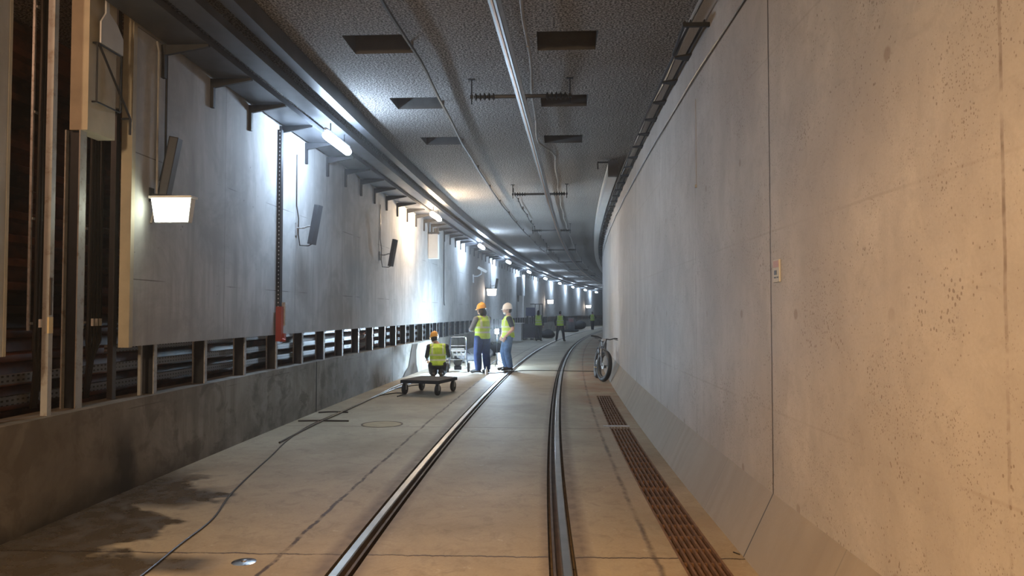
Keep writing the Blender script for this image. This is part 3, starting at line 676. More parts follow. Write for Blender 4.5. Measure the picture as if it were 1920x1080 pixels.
# ------------------------------------------------------------------ right wall: cable ladder, cable, duct, plates
t = thing('cable_ladder', 'long dark cable ladder high along the top of the right wall', 'cable ladder'); t.location = (0, 0, 0); t.rotation_euler = (0, 0, 0)
for n in (1.985, 2.115): MB().sweep([(n - 0.006, 4.39), (n - 0.006, 4.43), (n + 0.006, 4.43), (n + 0.006, 4.39)], 7.0, 38, 0.5).build('side_rail', M_DARKSTEEL, t)
s = 7.92
while s < 37:
    m = MB(); q = [(1.985, 0.0), (2.15, 0.0)]
    a = [W(s - 0.02, 1.985, 4.375), W(s + 0.02, 1.985, 4.375), W(s + 0.10, 2.15, 4.375), W(s - 0.10, 2.15, 4.375)]
    m.loft([a, [p + Vector((0, 0, 0.02)) for p in a]]); m.build('rung', M_DARKSTEEL, t); s += 0.86
MB().bar(W(6.95, 1.90, 4.36), W(6.95, 2.15, 4.36), 0.03, 0.04).bar(W(6.95, 1.92, 4.38), W(7.9, 1.97, 4.41), 0.02, 0.03).build('end_arm', M_DARKSTEEL, t)
hung('ladder_cable', [(-6, 2.0), (6.3, 2.0), (8, 2.03), (40, 2.03)], 4.445, 0.012, 'black cable running in the ladder on the right wall and out overhead', s0=-6, s1=38, clips=0)
hung('wall_cable', [(-6, 2.135), (70, 2.135)], 4.065, 0.010, 'thin dark cable clipped along the right wall below the cable ladder', s0=-6, s1=60, wob=0.004, clips=0)
t = thing('ceiling_duct', 'white boxed duct curving along the top of the right wall with a grey end plate', 'duct'); t.location = (0, 0, 0); t.rotation_euler = (0, 0, 0)
MB().sweep([(1.78, 4.46), (1.78, 4.76), (1.96, 4.76), (1.96, 4.46)], 15.3, 60, 0.5).build('casing', M_WHITE, t)
MB().sweep([(1.77, 4.45), (1.77, 4.77), (1.97, 4.77), (1.97, 4.45)], 15.18, 15.3, 0.2).build('end_plate', M_SPEAKER, t)
MB().bar(W(15.2, 1.55, 4.74), W(15.2, 1.80, 4.74), 0.02, 0.03).bar(W(15.2, 1.56, 4.60), W(15.2, 1.56, 4.75), 0.02, 0.02).build('hook_bracket', M_DARKSTEEL, t)
t = thing('notice_plate', 'small faded notice plate on the right wall beside the dark joint', 'sign', 5.02, 2.15, 1.87)
MB().box((-0.004, 0.0, 0.07), (0.008, 0.13, 0.15)).build('backing', M_PAPER, t)
MB().box((-0.006, 0.0, 0.115), (0.008, 0.11, 0.045)).build('red_band', M_PINK, t)
m = MB(); m.box((-0.006, 0.01, 0.058), (0.008, 0.05, 0.03)); m.box((-0.006, -0.03, 0.025), (0.008, 0.03, 0.01)); m.box((-0.006, 0.02, 0.025), (0.008, 0.04, 0.01)); m.build('blurred_print', M_SPEAKER, t)
tag(place(MB().box((-0.01, 0, 0), (0.02, 0.03, 0.03)).box((-0.004, 0, 0.45), (0.006, 0.006, 0.9)).build('wall_conduit', M_LEFT), 7.62, 2.15, 2.95), 'thin vertical conduit ending in a small box on the right wall', 'conduit')

# ------------------------------------------------------------------ left wall fittings
def speaker(s, z, lab, L=0.62, n=-3.0, tilt=10):
    t = thing('column_speaker', lab, 'loudspeaker', s, -3.32, z, 0, 'column loudspeakers on the left wall')
    R = Matrix.Rotation(math.radians(tilt), 3, 'Y') @ Matrix.Rotation(math.radians(-18), 3, 'Z')
    c = Vector((0.30, 0.02, 0.05))
    MB().box(c, (0.085, 0.11, L), R).build('body', M_SPEAKER, t)
    m = MB()
    for k in range(-2, 3): m.box(c + R @ Vector((k * 0.016, -0.057, 0)), (0.006, 0.006, L * 0.94), R)
    m.build('grille', M_TRAY, t)
    MB().tube([(0.0, 0, 0), (0.12, 0, 0.0), (0.20, 0.0, 0.03), (0.27, 0.02, 0.03)], 0.014, 8).build('arm', M_GALV, t, True)
    MB().box((0.01, 0, -0.02), (0.02, 0.07, 0.2)).build('wall_plate', M_GALV, t)
    MB().tube([(0.015, -0.01, 1.15), (0.015, -0.01, 0.35), (0.04, 0.01, 0.15), (0.03, 0.03, -0.1), (0.06, 0.02, -0.27), (0.2, 0.0, -0.28), (0.27, 0.02, -0.24)], 0.009, 6).build('lead', M_CABLE, t, True)
speaker(11.3, 2.98, 'grey column loudspeaker on an arm, under the nearest tube lamp')
speaker(16.55, 2.97, 'dark column loudspeaker on an arm, midway along the lit left wall')
speaker(36.0, 2.98, 'far small column loudspeaker above the second floodlight')
t = thing('column_speaker', 'slanted column loudspeaker rising behind the nearest floodlight', 'loudspeaker', 7.33, -3.30, 2.86, 0, 'column loudspeakers on the left wall')
R = Matrix.Rotation(math.radians(11), 3, 'Y'); MB().box((0.10, 0, 0.28), (0.085, 0.10, 0.60), R).build('body', M_TRAY, t)
m = MB()
for sx in (-1, 1): m.box(Vector((0.10, 0, 0.28)) + R @ Vector((sx * 0.045, -0.052, 0)), (0.008, 0.006, 0.6), R)
m.box(Vector((0.10, 0, 0.28)) + R @ Vector((0, -0.052, 0.3)), (0.095, 0.006, 0.008), R); m.build('edging', M_DARKSTEEL, t)
MB().tube([(-0.01, 0.05, 0.2), (0.06, 0.03, 0.2), (0.08, 0.02, 0.22)], 0.012, 6).build('arm', M_DARKSTEEL, t)

def flood(s, z, lab, mat, w=0.42, h=0.24, n=-3.06):
    t = thing('floodlight', lab, 'floodlight', s, -3.32, z, 0, 'floodlights on the left wall')
    x = n + 3.32
    m = MB()
    a = [(-w/2, 0.05, h/2), (w/2, 0.05, h/2), (w/2 * 0.84, 0.05, -h/2), (-w/2 * 0.84, 0.05, -h/2)]
    b = [(-w/2, -0.045, h/2), (w/2, -0.045, h/2), (w/2 * 0.84, -0.03, -h/2), (-w/2 * 0.84, -0.03, -h/2)]
    m.loft([[(p[0] + x, p[1], p[2]) for p in a], [(p[0] + x, p[1], p[2]) for p in b]])
    m.box((x, 0.0, h/2 + 0.012), (w * 1.07, 0.14, 0.022)); m.build('housing', M_WHITE, t)
    c = [(p[0] * 0.96 + x, p[1] - 0.003, p[2] * 0.94) for p in b]; d = [(p[0] * 0.96 + x, p[1] - 0.012, p[2] * 0.94) for p in b]
    MB().loft([c, d]).build('lit_glass', mat, t)
    MB().bar((0.0, 0.06, h/2 + 0.05), (x, 0.06, h/2 + 0.03), 0.03).box((0.006, 0.06, h/2 + 0.05), (0.012, 0.08, 0.14)).build('bracket', M_DARKSTEEL, t)
    return t
flood(7.13, 2.665, 'large lit floodlight on the near left wall, glowing white box', M_FLOOD, 0.40, 0.235)
t = flood(34.4, 2.62, 'second lit floodlight, warm white, on the left wall behind the workers', M_FLOODW, 0.46, 0.3, -3.0)
flood(60.8, 2.56, 'third lit floodlight far down the left wall above the middle distant worker', M_FLOODW, 0.5, 0.3, -2.9)
flood(88.0, 2.39, 'farthest lit floodlight on the left wall near the bend', M_FLOODW, 0.6, 0.3, -2.9)

t = thing('wall_drop_channel', 'dark slotted riser channel with cables down the left wall to the red box', 'channel', 10.56, -3.32, 1.72)
MB().box((0.03, 0, 1.30), (0.06, 0.085, 2.62)).build('channel', M_RISER, t)

t = thing('red_call_box', 'red box at the foot of the riser channel with a grey handle', 'box', 10.50, -3.31, 1.22)
MB().box((0.055, 0, 0.28), (0.08, 0.09, 0.50)).build('housing', M_RED, t)
MB().box((0.09, 0.04, 0.08), (0.07, 0.07, 0.12)).cyl((0.10, -0.01, 0.06), (0.15, -0.01, 0.04), 0.018, 10).build('nozzle', M_RED, t)
MB().box((0.09, 0.09, 0.42), (0.05, 0.07, 0.34)).build('meter', M_GALV, t)
t = thing('wall_pipe', 'pair of thin dark pipes down the near left wall by the panel edge', 'pipe', 7.30, -3.31, 2.9)
for y, a, b in ((-0.06, -0.35, 1.5), (0.10, 0.1, 1.5)):
    MB().tube([(0.0, y, b), (0.02, y, b - 0.1), (0.02, y, a + 0.25), (-0.0, y - 0.06, a)], 0.012, 8).build('pipe', M_DARKSTEEL if y > 0 else M_GCABLE, t, True)
t = thing('wall_cabinet', 'white wall cabinet under the second lamp with a junction box on top', 'cabinet', 22.2, -3.31, 3.30)
MB().box((0.15, 0, 0.37), (0.30, 0.22, 0.74)).build('body', M_WHITE, t)
MB().box((0.15, -0.115, 0.37), (0.27, 0.01, 0.70)).build('door', M_BUCKET, t)
MB().box((0.15, 0, 0.79), (0.36, 0.2, 0.03)).cyl((0.1, -0.05, 0.8), (0.1, -0.05, 0.98), 0.03, 10).cyl((0.2, -0.05, 0.8), (0.2, -0.05, 0.92), 0.04, 10).box((0.25, 0, 0.87), (0.1, 0.12, 0.12)).build('connector_block', M_SPEAKER, t)
tag(place(MB().tube([(0, 0, 1.6), (0.02, 0, 1.5), (0.02, 0, -0.7), (0.02, 0.06, -0.95), (0.02, 0.14, -0.98)], 0.014, 6).build('wall_conduit', M_DARKSTEEL), 24.6, -3.31, 2.9), 'thin conduit running down the wall right of the white cabinet', 'conduit')
t = thing('security_camera', 'white bullet camera on a bent arm on the left wall beyond the cabinet', 'camera', 31.0, -3.31, 3.2)
R = Matrix.Rotation(math.radians(-25), 3, 'Y'); MB().box((0.40, 0.0, 0.28), (0.42, 0.13, 0.11), Matrix.Rotation(math.radians(28), 3, 'Y')).build('housing', M_WHITE, t)
MB().tube([(0, 0, 0), (0.2, 0, 0.0), (0.36, 0, 0.1), (0.36, 0, 0.24)], 0.03, 8).box((0.02, 0, -0.1), (0.04, 0.2, 0.35)).build('arm', M_LGREY, t)
t = thing('equipment_cabinet', 'tall dark wall cabinet with a white side, left wall beyond the second floodlight', 'cabinet', 46.2, -3.31, 2.75)
MB().box((0.17, 0, 0.58), (0.34, 0.6, 1.16)).build('body', M_SPEAKER, t)
MB().box((0.39, 0, 0.63), (0.10, 0.6, 1.3)).build('side_panel', M_WHITE, t)
t = thing('wall_board', 'tall pale board on the left wall below the dark cabinet', 'board', 46.6, -3.32, 1.36)
MB().box((0.17, 0, 0.69), (0.34, 0.5, 1.38)).build('panel', M_WHITE, t); MB().box((0.05, -0.26, 1.2), (0.09, 0.02, 0.4)).build('hinge_side', M_DARKSTEEL, t)

# ------------------------------------------------------------------ cables on the floor
pts = [(4.0, -1.90), (4.66, -1.941), (5.24, -2.0), (5.9, -2.06), (6.66, -2.25), (7.54, -2.41), (8.5, -2.57), (9.56, -2.76), (10.78, -2.89), (12.3, -2.875), (14.4, -2.88), (16.7, -2.93), (18.2, -2.85)]
def floor_cable(pts, r, lab, m=M_CABLE):
    P = [W(a, b, r) for a, b in pts]; Q = []
    for i in range(len(P) - 1):
        p0, p1, p2, p3 = P[max(i-1, 0)], P[i], P[i+1], P[min(i+2, len(P)-1)]
        for k in range(6):
            u = k / 6; Q.append(0.5 * ((2*p1) + (p2 - p0) * u + (2*p0 - 5*p1 + 4*p2 - p3) * u*u + (3*p1 - p0 - 3*p2 + p3) * u**3))
    Q.append(P[-1])
    return tag(MB().tube(Q, r, 8).build('floor_cable', m, None, True), lab, 'cable', 'cables on the floor')
floor_cable(pts, 0.008, 'long brown-black cable winding along the left floor from the bottom edge')
floor_cable([(9.3, -2.78), (10.78, -2.83), (12.3, -2.82), (14.4, -2.83), (16.3, -2.80), (18.6, -2.55)], 0.013, 'second cable lying against the long cable as far as the trolley')
floor_cable([(11.15, -3.2), (11.2, -2.95), (11.2, -2.43)], 0.012, 'short cable end sticking out across the floor by the low wall')
floor_cable([(12.1, -3.2), (12.2, -3.0), (12.15, -2.72)], 0.012, 'short cable piece coming from the dark wall joint')
floor_cable([(14.6, -2.85), (15.1, -2.62), (15.0, -2.40), (14.5, -2.42)], 0.012, 'cable loop end left of the flat trolley')
floor_cable([(15.8, -2.85), (16.6, -2.6), (16.9, -2.42)], 0.012, 'cable end reaching toward the trolley from the low wall')
floor_cable([(21.0, -1.9), (20.3, -1.2), (20.9, -0.6), (21.25, -0.3), (21.3, 0.4), (21.15, 1.0), (21.1, 1.75)], 0.010, 'thin cable crossing both tram rails by the white-helmeted man')
floor_cable([(5.25, 1.9), (5.2, 1.93)], 0.004, 'small wire stub at the foot of the right haunch')

# ------------------------------------------------------------------ trolley
t = thing('flat_trolley', 'low flat transport trolley with four black castors on the left floor', 'trolley', 15.3, -1.93, 0.0, math.radians(-13))
m = MB(); m.box((0, 0, 0.285), (0.82, 1.0, 0.03))
m.build('deck', M_WOOD, t)
m = MB()
for y in (-0.49, 0.49): m.box((0, y, 0.265), (0.84, 0.04, 0.06))
for x in (-0.40, 0.40): m.box((x, 0, 0.265), (0.04, 1.0, 0.06))
m.build('frame', M_DARKSTEEL, t)
for x in (-0.36, 0.36):
    for y in (-0.42, 0.42):
        w = MB().lathe([(0.02, -0.028), (0.10, -0.03), (0.112, -0.02), (0.112, 0.02), (0.10, 0.03), (0.02, 0.03)], (0, 0, 0), 'X', 20).build('castor', M_BLACK, t, True); w.location = (x, y, 0.112)
        MB().box((-0.034, 0, 0.06), (0.006, 0.05, 0.15)).box((0.034, 0, 0.06), (0.006, 0.05, 0.15)).box((0, 0, 0.125), (0.075, 0.08, 0.02)).build('fork', M_GALV, w)
        MB().lathe([(0.003, -0.025), (0.025, -0.024), (0.025, 0.024), (0.003, 0.025)], (0, 0, 0), 'X', 12).build('hub', M_GALV, w)
tag(place(MB().box((0, 0, 0.012), (0.75, 0.3, 0.02)).build('kneeling_board', M_WOOD), 18.2, -2.50, 0.0, 0.1), 'dark board on the floor behind the kneeling worker', 'board')

# grinding machine with tubular chrome frame on wheels
t = thing('surface_machine', 'chrome tube framed wheeled machine beside the kneeling worker', 'machine', 20.9, -2.2, 0.0, math.radians(12))
m = MB()
for x in (-0.24, 0.24):
    m.tube([(x, -0.30, 0.10), (x, -0.28, 0.35), (x * 0.95, -0.20, 0.62), (x * 0.9, -0.18, 0.90), (x * 0.85, -0.18, 0.96)], 0.014, 8)
    m.tube([(x, 0.25, 0.05), (x * 0.9, 0.1, 0.40), (x * 0.9, -0.1, 0.62)], 0.014, 8)
    m.tube([(x, -0.28, 0.35), (x, 0.20, 0.20)], 0.012, 8)
m.tube([(-0.205, -0.18, 0.96), (-0.18, -0.18, 0.985), (0.18, -0.18, 0.985), (0.205, -0.18, 0.96)], 0.014, 8)
for z, y in ((0.62, -0.2), (0.35, -0.28), (0.74, -0.19)): m.cyl((-0.23, y, z), (0.23, y, z), 0.012, 8)
m.build('frame', M_CHROME, t, True)
m = MB(); m.box((0, 0.02, 0.60), (0.36, 0.30, 0.07)); m.box((0.02, -0.03, 0.48), (0.32, 0.22, 0.05)); m.build('top_plate', M_WHITE, t)
MB().lathe([(0.02, -0.13), (0.10, -0.13), (0.12, -0.08), (0.12, 0.08), (0.10, 0.13), (0.02, 0.13)], (0, -0.02, 0.26), 'Y', 18).build('motor', M_BLACK, t, True)
m = MB(); m.box((0, 0, 0.10), (0.20, 0.26, 0.10)).cyl((-0.1, -0.1, 0.4), (0.12, -0.12, 0.3), 0.03, 10); m.build('gearbox', M_DARKSTEEL, t)
for k in range(3): MB().cyl((-0.12 + k * 0.12, -0.12, 0.40), (-0.16 + k * 0.12, -0.14, 0.56), 0.022, 8).build('lever', M_LGREY, t)
for x in (-0.29, 0.29):
    w = MB().lathe([(0.02, -0.03), (0.11, -0.03), (0.13, -0.02), (0.13, 0.02), (0.11, 0.03), (0.02, 0.03)], (0, 0, 0), 'X', 20).build('wheel', M_BLACK, t, True); w.location = (x, -0.26, 0.13)
    MB().lathe([(0.004, -0.032), (0.05, -0.032), (0.05, 0.032), (0.004, 0.032)], (0, 0, 0), 'X', 14).build('hub', M_GALV, w)

# buckets
def bucket(s, n, r, h, lab, m=M_BUCKET, tilt=0):
    t = thing('bucket', lab, 'bucket', s, n, 0.0, random.uniform(0, 3), 'buckets by the repair')
    MB().lathe([(0.001, 0.0), (r * 0.84, 0.0), (r, h), (r * 1.06, h), (r * 1.06, h + 0.015), (r * 0.96, h + 0.015), (r * 0.95, h - 0.01), (r * 0.8, 0.015), (0.001, 0.015)], seg=24).build('body', m, t, True)
    MB().tube([(r * 1.07 * math.cos(a), -0.03 - 0.06 * math.sin(a), h * 0.95 - 0.5 * r * math.sin(a)) for a in [pi * k / 12 for k in range(13)]], 0.004, 6).build('handle', M_GALV, t)
bucket(22.3, -1.62, 0.16, 0.40, 'large white bucket behind the orange-helmeted standing man, his left side')
bucket(22.0, -1.95, 0.11, 0.19, 'small white bucket between the wheeled machine and the large bucket')
bucket(23.3, -1.22, 0.15, 0.38, 'white bucket right behind the tripod pole')
t = thing('bottle', 'white bottle standing at the feet of the man in navy trousers', 'bottle', 19.9, -1.26, 0.0)
MB().lathe([(0.001, 0), (0.035, 0), (0.037, 0.12), (0.015, 0.17), (0.015, 0.19)], seg=14).build('body', M_BUCKET, t, True)
MB().lathe([(0.018, 0.19), (0.018, 0.215), (0.001, 0.215)], seg=12).build('cap', M_GCABLE, t)
# bags and gear by the low wall behind
def lump(name, s, n, d, mat, lab, cat, seed=0, rot=0.0):
    rnd = random.Random(seed); t = thing(name, lab, cat, s, n, 0.0, rot)
    m = MB(); L = []; N = 18
    for k in range(9):
        a = -pi/2 + pi * k / 8; L.append([(d[0]/2 * max(math.cos(a), 0.02)**0.6 * (math.cos(b)) * (1 + 0.12 * math.sin(3*b + seed)), d[1]/2 * max(math.cos(a), 0.02)**0.6 * math.sin(b), d[2] * (0.5 + 0.5 * math.sin(a)) * (1 + 0.12 * math.sin(2*b + seed * 2))) for b in [2*pi*j/N for j in range(N)]])
    m.loft(L); m.build('body', mat, t, True)
    MB().tube([(-d[0]*0.25, 0, d[2]*0.9), (-d[0]*0.12, 0, d[2]*1.15), (d[0]*0.12, 0, d[2]*1.15), (d[0]*0.25, 0, d[2]*0.9)], 0.015, 6).build('strap', M_BLACK, t, True)
    return t
lump('tool_bag', 28.6, -2.15, (0.8, 0.4, 0.45), M_DKCLOTH, 'dark tool bag on the floor behind the tripod lamp', 'bag', 1)
lump('tool_bag', 27.6, -1.62, (0.5, 0.35, 0.25), M_DKCLOTH, 'low dark bag in front of the taller bag, behind the tripod lamp', 'bag', 2)
lump('rubble_sack', 24.6, -2.55, (0.7, 0.7, 0.3), M_GREYCLOTH, 'low grey sack heap by the low wall beyond the wheeled machine', 'sack', 3)
lump('rubble_sack', 26.4, -2.3, (1.0, 0.8, 0.38), M_GREYCLOTH, 'larger grey sack heap behind the large white bucket', 'sack', 4)
lump('dark_bundle', 48.5, -1.6, (1.0, 0.9, 0.5), M_DKCLOTH, 'dark bundle right of the worker by the lift machine', 'bundle', 5)
lump('dark_bundle', 64.5, -1.7, (1.5, 1.0, 0.22), M_DKCLOTH, 'flat dark bundle on the floor right of the middle distant worker', 'bundle', 6)
lump('dark_bundle', 73.5, -2.2, (1.8, 1.5, 0.8), M_DKCLOTH, 'large dark heap by the wall left of the farthest worker', 'bundle', 7)
t = thing('upright_case', 'tall narrow grey case standing behind the flat dark bundle', 'case', 66.0, -1.75, 0.0)
MB().box((0, 0, 0.62), (0.55, 0.4, 1.24)).build('body', M_SPEAKER, t); MB().box((0, -0.21, 1.0), (0.4, 0.02, 0.3)).build('panel', simple('dull_red_panel', (0.22, 0.10, 0.10), 0.6), t)

# tripod work lamp
t = thing('tripod_work_lamp', 'glaring white work lamp on a black tripod between the two standing men', 'lamp', 22.2, -1.22, 0.0)
MB().cyl((0, 0, 0.10), (0, 0, 0.62), 0.016, 10).cyl((0, 0, 0.6), (0, 0, 1.03), 0.011, 10).cyl((0, 0, 0.80), (0, 0, 0.88), 0.024, 10).build('pole', M_DARKSTEEL, t, True)
for a in (-15, 105, 225):
    x, y = math.cos(math.radians(a)), math.sin(math.radians(a))
    MB().cyl((0, 0, 0.26), (x * 0.42, y * 0.42, 0.015), 0.011, 8).cyl((0, 0, 0.12), (x * 0.26, y * 0.26, 0.13), 0.007, 6).build('leg', M_BLACK, t, True)
hd = MB().box((0.07, 0.0, 1.10), (0.03, 0.20, 0.16)).build('lamp_housing', M_BLACK, t)
MB().box((0.0, -0.0, 1.10), (0.10, 0.16, 0.13)).build('lit_glass', M_WORK, t)
MB().tube([(0.0, -0.09, 1.02), (0.0, -0.11, 1.10), (0.07, -0.11, 1.12)], 0.008, 6).build('yoke', M_DARKSTEEL, t)

t = thing('added_floor_lamp', 'added unseen lamp on the floor in front of the kneeling worker', 'lamp', 20.05, -2.50, 0.0, 0.3)  # added lamp, hidden from view, to brighten the low wall
MB().box((0, 0.03, 0.28), (0.20, 0.03, 0.15)).build('lamp_housing', M_BLACK, t)
MB().box((0, -0.005, 0.28), (0.17, 0.05, 0.12)).build('lit_glass', M_ADDED_LAMP, t)
MB().tube([(-0.12, 0.12, 0.01), (-0.12, -0.10, 0.01), (-0.11, 0.02, 0.28), (-0.12, 0.12, 0.01)], 0.009, 6).tube([(0.12, 0.12, 0.01), (0.12, -0.10, 0.01), (0.11, 0.02, 0.28), (0.12, 0.12, 0.01)], 0.009, 6).cyl((-0.12, 0.12, 0.01), (0.12, 0.12, 0.01), 0.009, 6).build('stand', M_DARKSTEEL, t)
# lift machine far away
t = thing('lift_machine', 'dark blue stacker lift machine with a mast frame beside a worker', 'machine', 45.7, -2.3, 0.0, 0)
MB().box((-0.05, 0.1, 0.55), (1.05, 1.3, 0.85), taper=0.9).build('chassis', simple('blue_black_paint', (0.012, 0.017, 0.045), 0.55), t)
MB().box((-0.08, -0.1, 1.72), (0.55, 0.5, 0.52)).build('control_box', M_BLUE, t)
m = MB()
for x in (-0.30, -0.0): m.box((x, 0.0, 1.2), (0.10, 0.12, 0.7))
m.build('column', M_DARKSTEEL, t)
m = MB()
for x in (0.16, 0.42, 0.62): m.box((x, 0.2, 1.45), (0.045, 0.05, 1.5))
m.box((0.25, 0.2, 2.2), (0.80, 0.05, 0.05)).box((0.38, 0.2, 1.2), (0.5, 0.04, 0.04)); m.build('mast', M_BLACK, t)
m = MB(); m.box((0.1, -0.9, 0.09), (0.16, 0.7, 0.05)).box((-0.3, -0.9, 0.09), (0.16, 0.7, 0.05)); m.build('fork', M_DARKSTEEL, t)
for x in (-0.5, 0.42):
    for y in (-0.35, 0.55):
        w = MB().lathe([(0.02, -0.06), (0.15, -0.06), (0.17, -0.03), (0.17, 0.03), (0.15, 0.06), (0.02, 0.06)], (0, 0, 0), 'X', 18).build('wheel', M_BLACK, t, True); w.location = (x, y, 0.17)
t = thing('wheelie_bin', 'light grey box-like tank with a pale lid left of the lift machine', 'bin', 42.6, -2.85, 0.0)
MB().box((0, 0, 0.55), (0.62, 0.7, 0.98), taper=1.06).build('body', M_LGREY, t); MB().box((0.05, 0, 1.06), (0.74, 0.8, 0.05)).build('lid', M_WHITE, t)

# ------------------------------------------------------------------ bicycle leaning on the right wall
def bicycle():
    t = bpy.data.objects.new('bicycle', None); COL.objects.link(t)
    Rw = 0.325; tr = 0.055
    def wheel(y, steer, nm):
        w = bpy.data.objects.new(nm, None); COL.objects.link(w); w.parent = t; w.location = (0, y, Rw + tr); w.rotation_euler = (0, 0, steer)
        MB().torus((0, 0, 0), Rw, tr, 'X', 40, 12).build('tyre', M_BLACK, w, True)
        MB().torus((0, 0, 0), Rw - 0.052, 0.022, 'X', 40, 8, squash=1.6).build('rim', M_SPEAKER, w, True)
        m = MB()
        for k in range(24):
            a = 2*pi*k/24; m.cyl((0.025 * (-1)**k, 0.02 * math.cos(a + 0.6), 0.02 * math.sin(a + 0.6)), (0, (Rw - 0.06) * math.cos(a), (Rw - 0.06) * math.sin(a)), 0.0016, 4)
        m.build('spokes', M_GALV, w)
        MB().lathe([(0.004, -0.055), (0.022, -0.04), (0.016, 0.0), (0.022, 0.04), (0.004, 0.055)], (0, 0, 0), 'X', 12).build('hub', M_DARKSTEEL, w, True)
        MB().lathe([(0.03, 0.045), (0.08, 0.045), (0.08, 0.048), (0.03, 0.048)], (0, 0, 0), 'X', 24).build('brake_disc', M_GALV, w)
        return w
    fw = wheel(0.54, math.radians(15), 'front_wheel'); rw = wheel(-0.54, 0, 'rear_wheel')
    m = MB(); hb = Vector((0, 0.36, 0.80)); ht = Vector((0, 0.32, 0.93)); bb = Vector((0, -0.12, 0.32)); st = Vector((0, -0.25, 0.82)); ra = Vector((0, -0.54, 0.38))
    m.tube([hb, bb], 0.026, 10).tube([ht, st + Vector((0, 0.02, -0.10))], 0.022, 10).tube([st, bb], 0.019, 10).tube([hb, ht], 0.028, 10)
    for x in (-1, 1):
        m.tube([bb + Vector((x * 0.03, 0, 0)), Vector((x * 0.08, -0.28, 0.33)), ra + Vector((x * 0.085, 0, 0))], 0.012, 8)
        m.tube([st + Vector((x * 0.02, 0, -0.12)), Vector((x * 0.08, -0.36, 0.6)), ra + Vector((x * 0.085, 0, 0))], 0.010, 8)
    m.build('frame', M_BLACK, t, True)
    fk = MB(); R = Matrix.Rotation(math.radians(15), 3, 'Z'); A = Vector((0, 0.54, 0))
    for x in (-1, 1):
        q = [Vector((x * 0.075, 0.0, 0.38)), Vector((x * 0.078, -0.06, 0.55)), Vector((x * 0.075, -0.13, 0.74)), Vector((x * 0.03, -0.16, 0.79))]
        fk.tube([A + R @ p for p in q], [0.018, 0.018, 0.021, 0.02], 10)
    fk.tube([A + R @ Vector((-0.08, -0.15, 0.77)), A + R @ Vector((0.08, -0.15, 0.77))], 0.02, 10); fk.build('fork', M_ALU, t, True)
    hbz = MB(); c = Vector((0, 0.36, 1.0)); q = [Vector((x, y, z)) for x, y, z in ((-0.36, -0.06, 0.06), (-0.22, -0.03, 0.06), (-0.10, 0.0, 0.02), (0.10, 0.0, 0.02), (0.22, -0.03, 0.06), (0.36, -0.06, 0.06))]
    hbz.tube([c + R @ p for p in q], 0.014, 8).tube([ht, c + Vector((0, 0.0, 0.02))], 0.018, 8); h = hbz.build('handlebar', M_BLACK, t, True)
    for sx in (-1, 1):
        MB().cyl(c + R @ Vector((sx * 0.25, -0.035, 0.06)), c + R @ Vector((sx * 0.38, -0.065, 0.06)), 0.019, 10).build('grip', M_BLACK, h, True)
        MB().tube([c + R @ Vector((sx * 0.2, -0.02, 0.05)), c + R @ Vector((sx * 0.22, 0.04, 0.03)), c + R @ Vector((sx * 0.32, 0.03, 0.02))], 0.006, 6).build('brake_lever', M_DARKSTEEL, h)
    MB().box(c + Vector((0.07, 0.06, 0.0)), (0.09, 0.07, 0.06)).build('headlight', M_LGREY, t)
    MB().tube([c + Vector((0, 0.03, -0.02)), Vector((0, 0.45, 0.86)), Vector((0, 0.42, 0.76))], 0.006, 6).build('brake_cable', M_CABLE, t)
    m = MB(); m.tube([st, st + Vector((0, -0.04, 0.10))], 0.014, 8).build('seat_post', M_ALU, t)
    sd = MB(); L = []
    for y, w, z in ((-0.16, 0.07, 0.02), (-0.14, 0.075, 0.03), (-0.02, 0.05, 0.02), (0.10, 0.022, 0.015), (0.13, 0.01, 0.0)):
        L.append([(w * math.cos(a), -0.30 + y, 0.925 + z + 0.018 * math.sin(a)) for a in [2*pi*k/12 for k in range(12)]])
    sd.loft(L).build('saddle', M_BLACK, t, True)
    MB().lathe([(0.03, 0.04), (0.085, 0.04), (0.085, 0.045), (0.03, 0.045)], bb, 'X', 24).build('chainring', M_DARKSTEEL, t)
    for sx in (-1, 1):
        cr = MB().bar(bb + Vector((sx * 0.07, 0, 0)), bb + Vector((sx * 0.085, sx * 0.16, -0.02)), 0.014, 0.025).build('crank', M_DARKSTEEL, t)
        MB().box(bb + Vector((sx * 0.13, sx * 0.16, -0.02)), (0.09, 0.08, 0.02)).build('pedal', M_YELLOW if sx > 0 else M_BLACK, cr)
    m = MB()
    for z0 in (0.045, -0.045): m.tube([bb + Vector((0.045, 0, z0 * 1.7)), ra + Vector((0.045, 0, z0 * 0.7))], 0.004, 5)
    m.build('chain', M_DARKSTEEL, t)
    m = MB(); Lp = []
    for a in [math.radians(d) for d in range(40, 150, 10)]: Lp.append([(x, -0.54 + (Rw + 0.075) * math.cos(a) * -1, 0.38 + (Rw + 0.075) * math.sin(a) + dz) for x, dz in ((-0.05, 0), (0.05, 0), (0.05, 0.006), (-0.05, 0.006))])
    m.loft(Lp).build('mudguard', M_SPEAKER, t)
    return t
bk = bicycle()
bk.location = W(18.52, 1.71, 0.0) ; bk.rotation_mode = 'XYZ'
p0, p1 = W(19.05, 1.66, 0), W(18.0, 1.765, 0); d = p1 - p0
# heading of local +Y from rear to front wheel, leaning a little to the wall
bk.rotation_euler = (0, math.radians(-7), math.atan2(-d.x, d.y)); bk.location.z = 0.004
tag(bk, 'black fat-tyre bicycle with wide handlebar leaning against the right wall', 'bicycle')

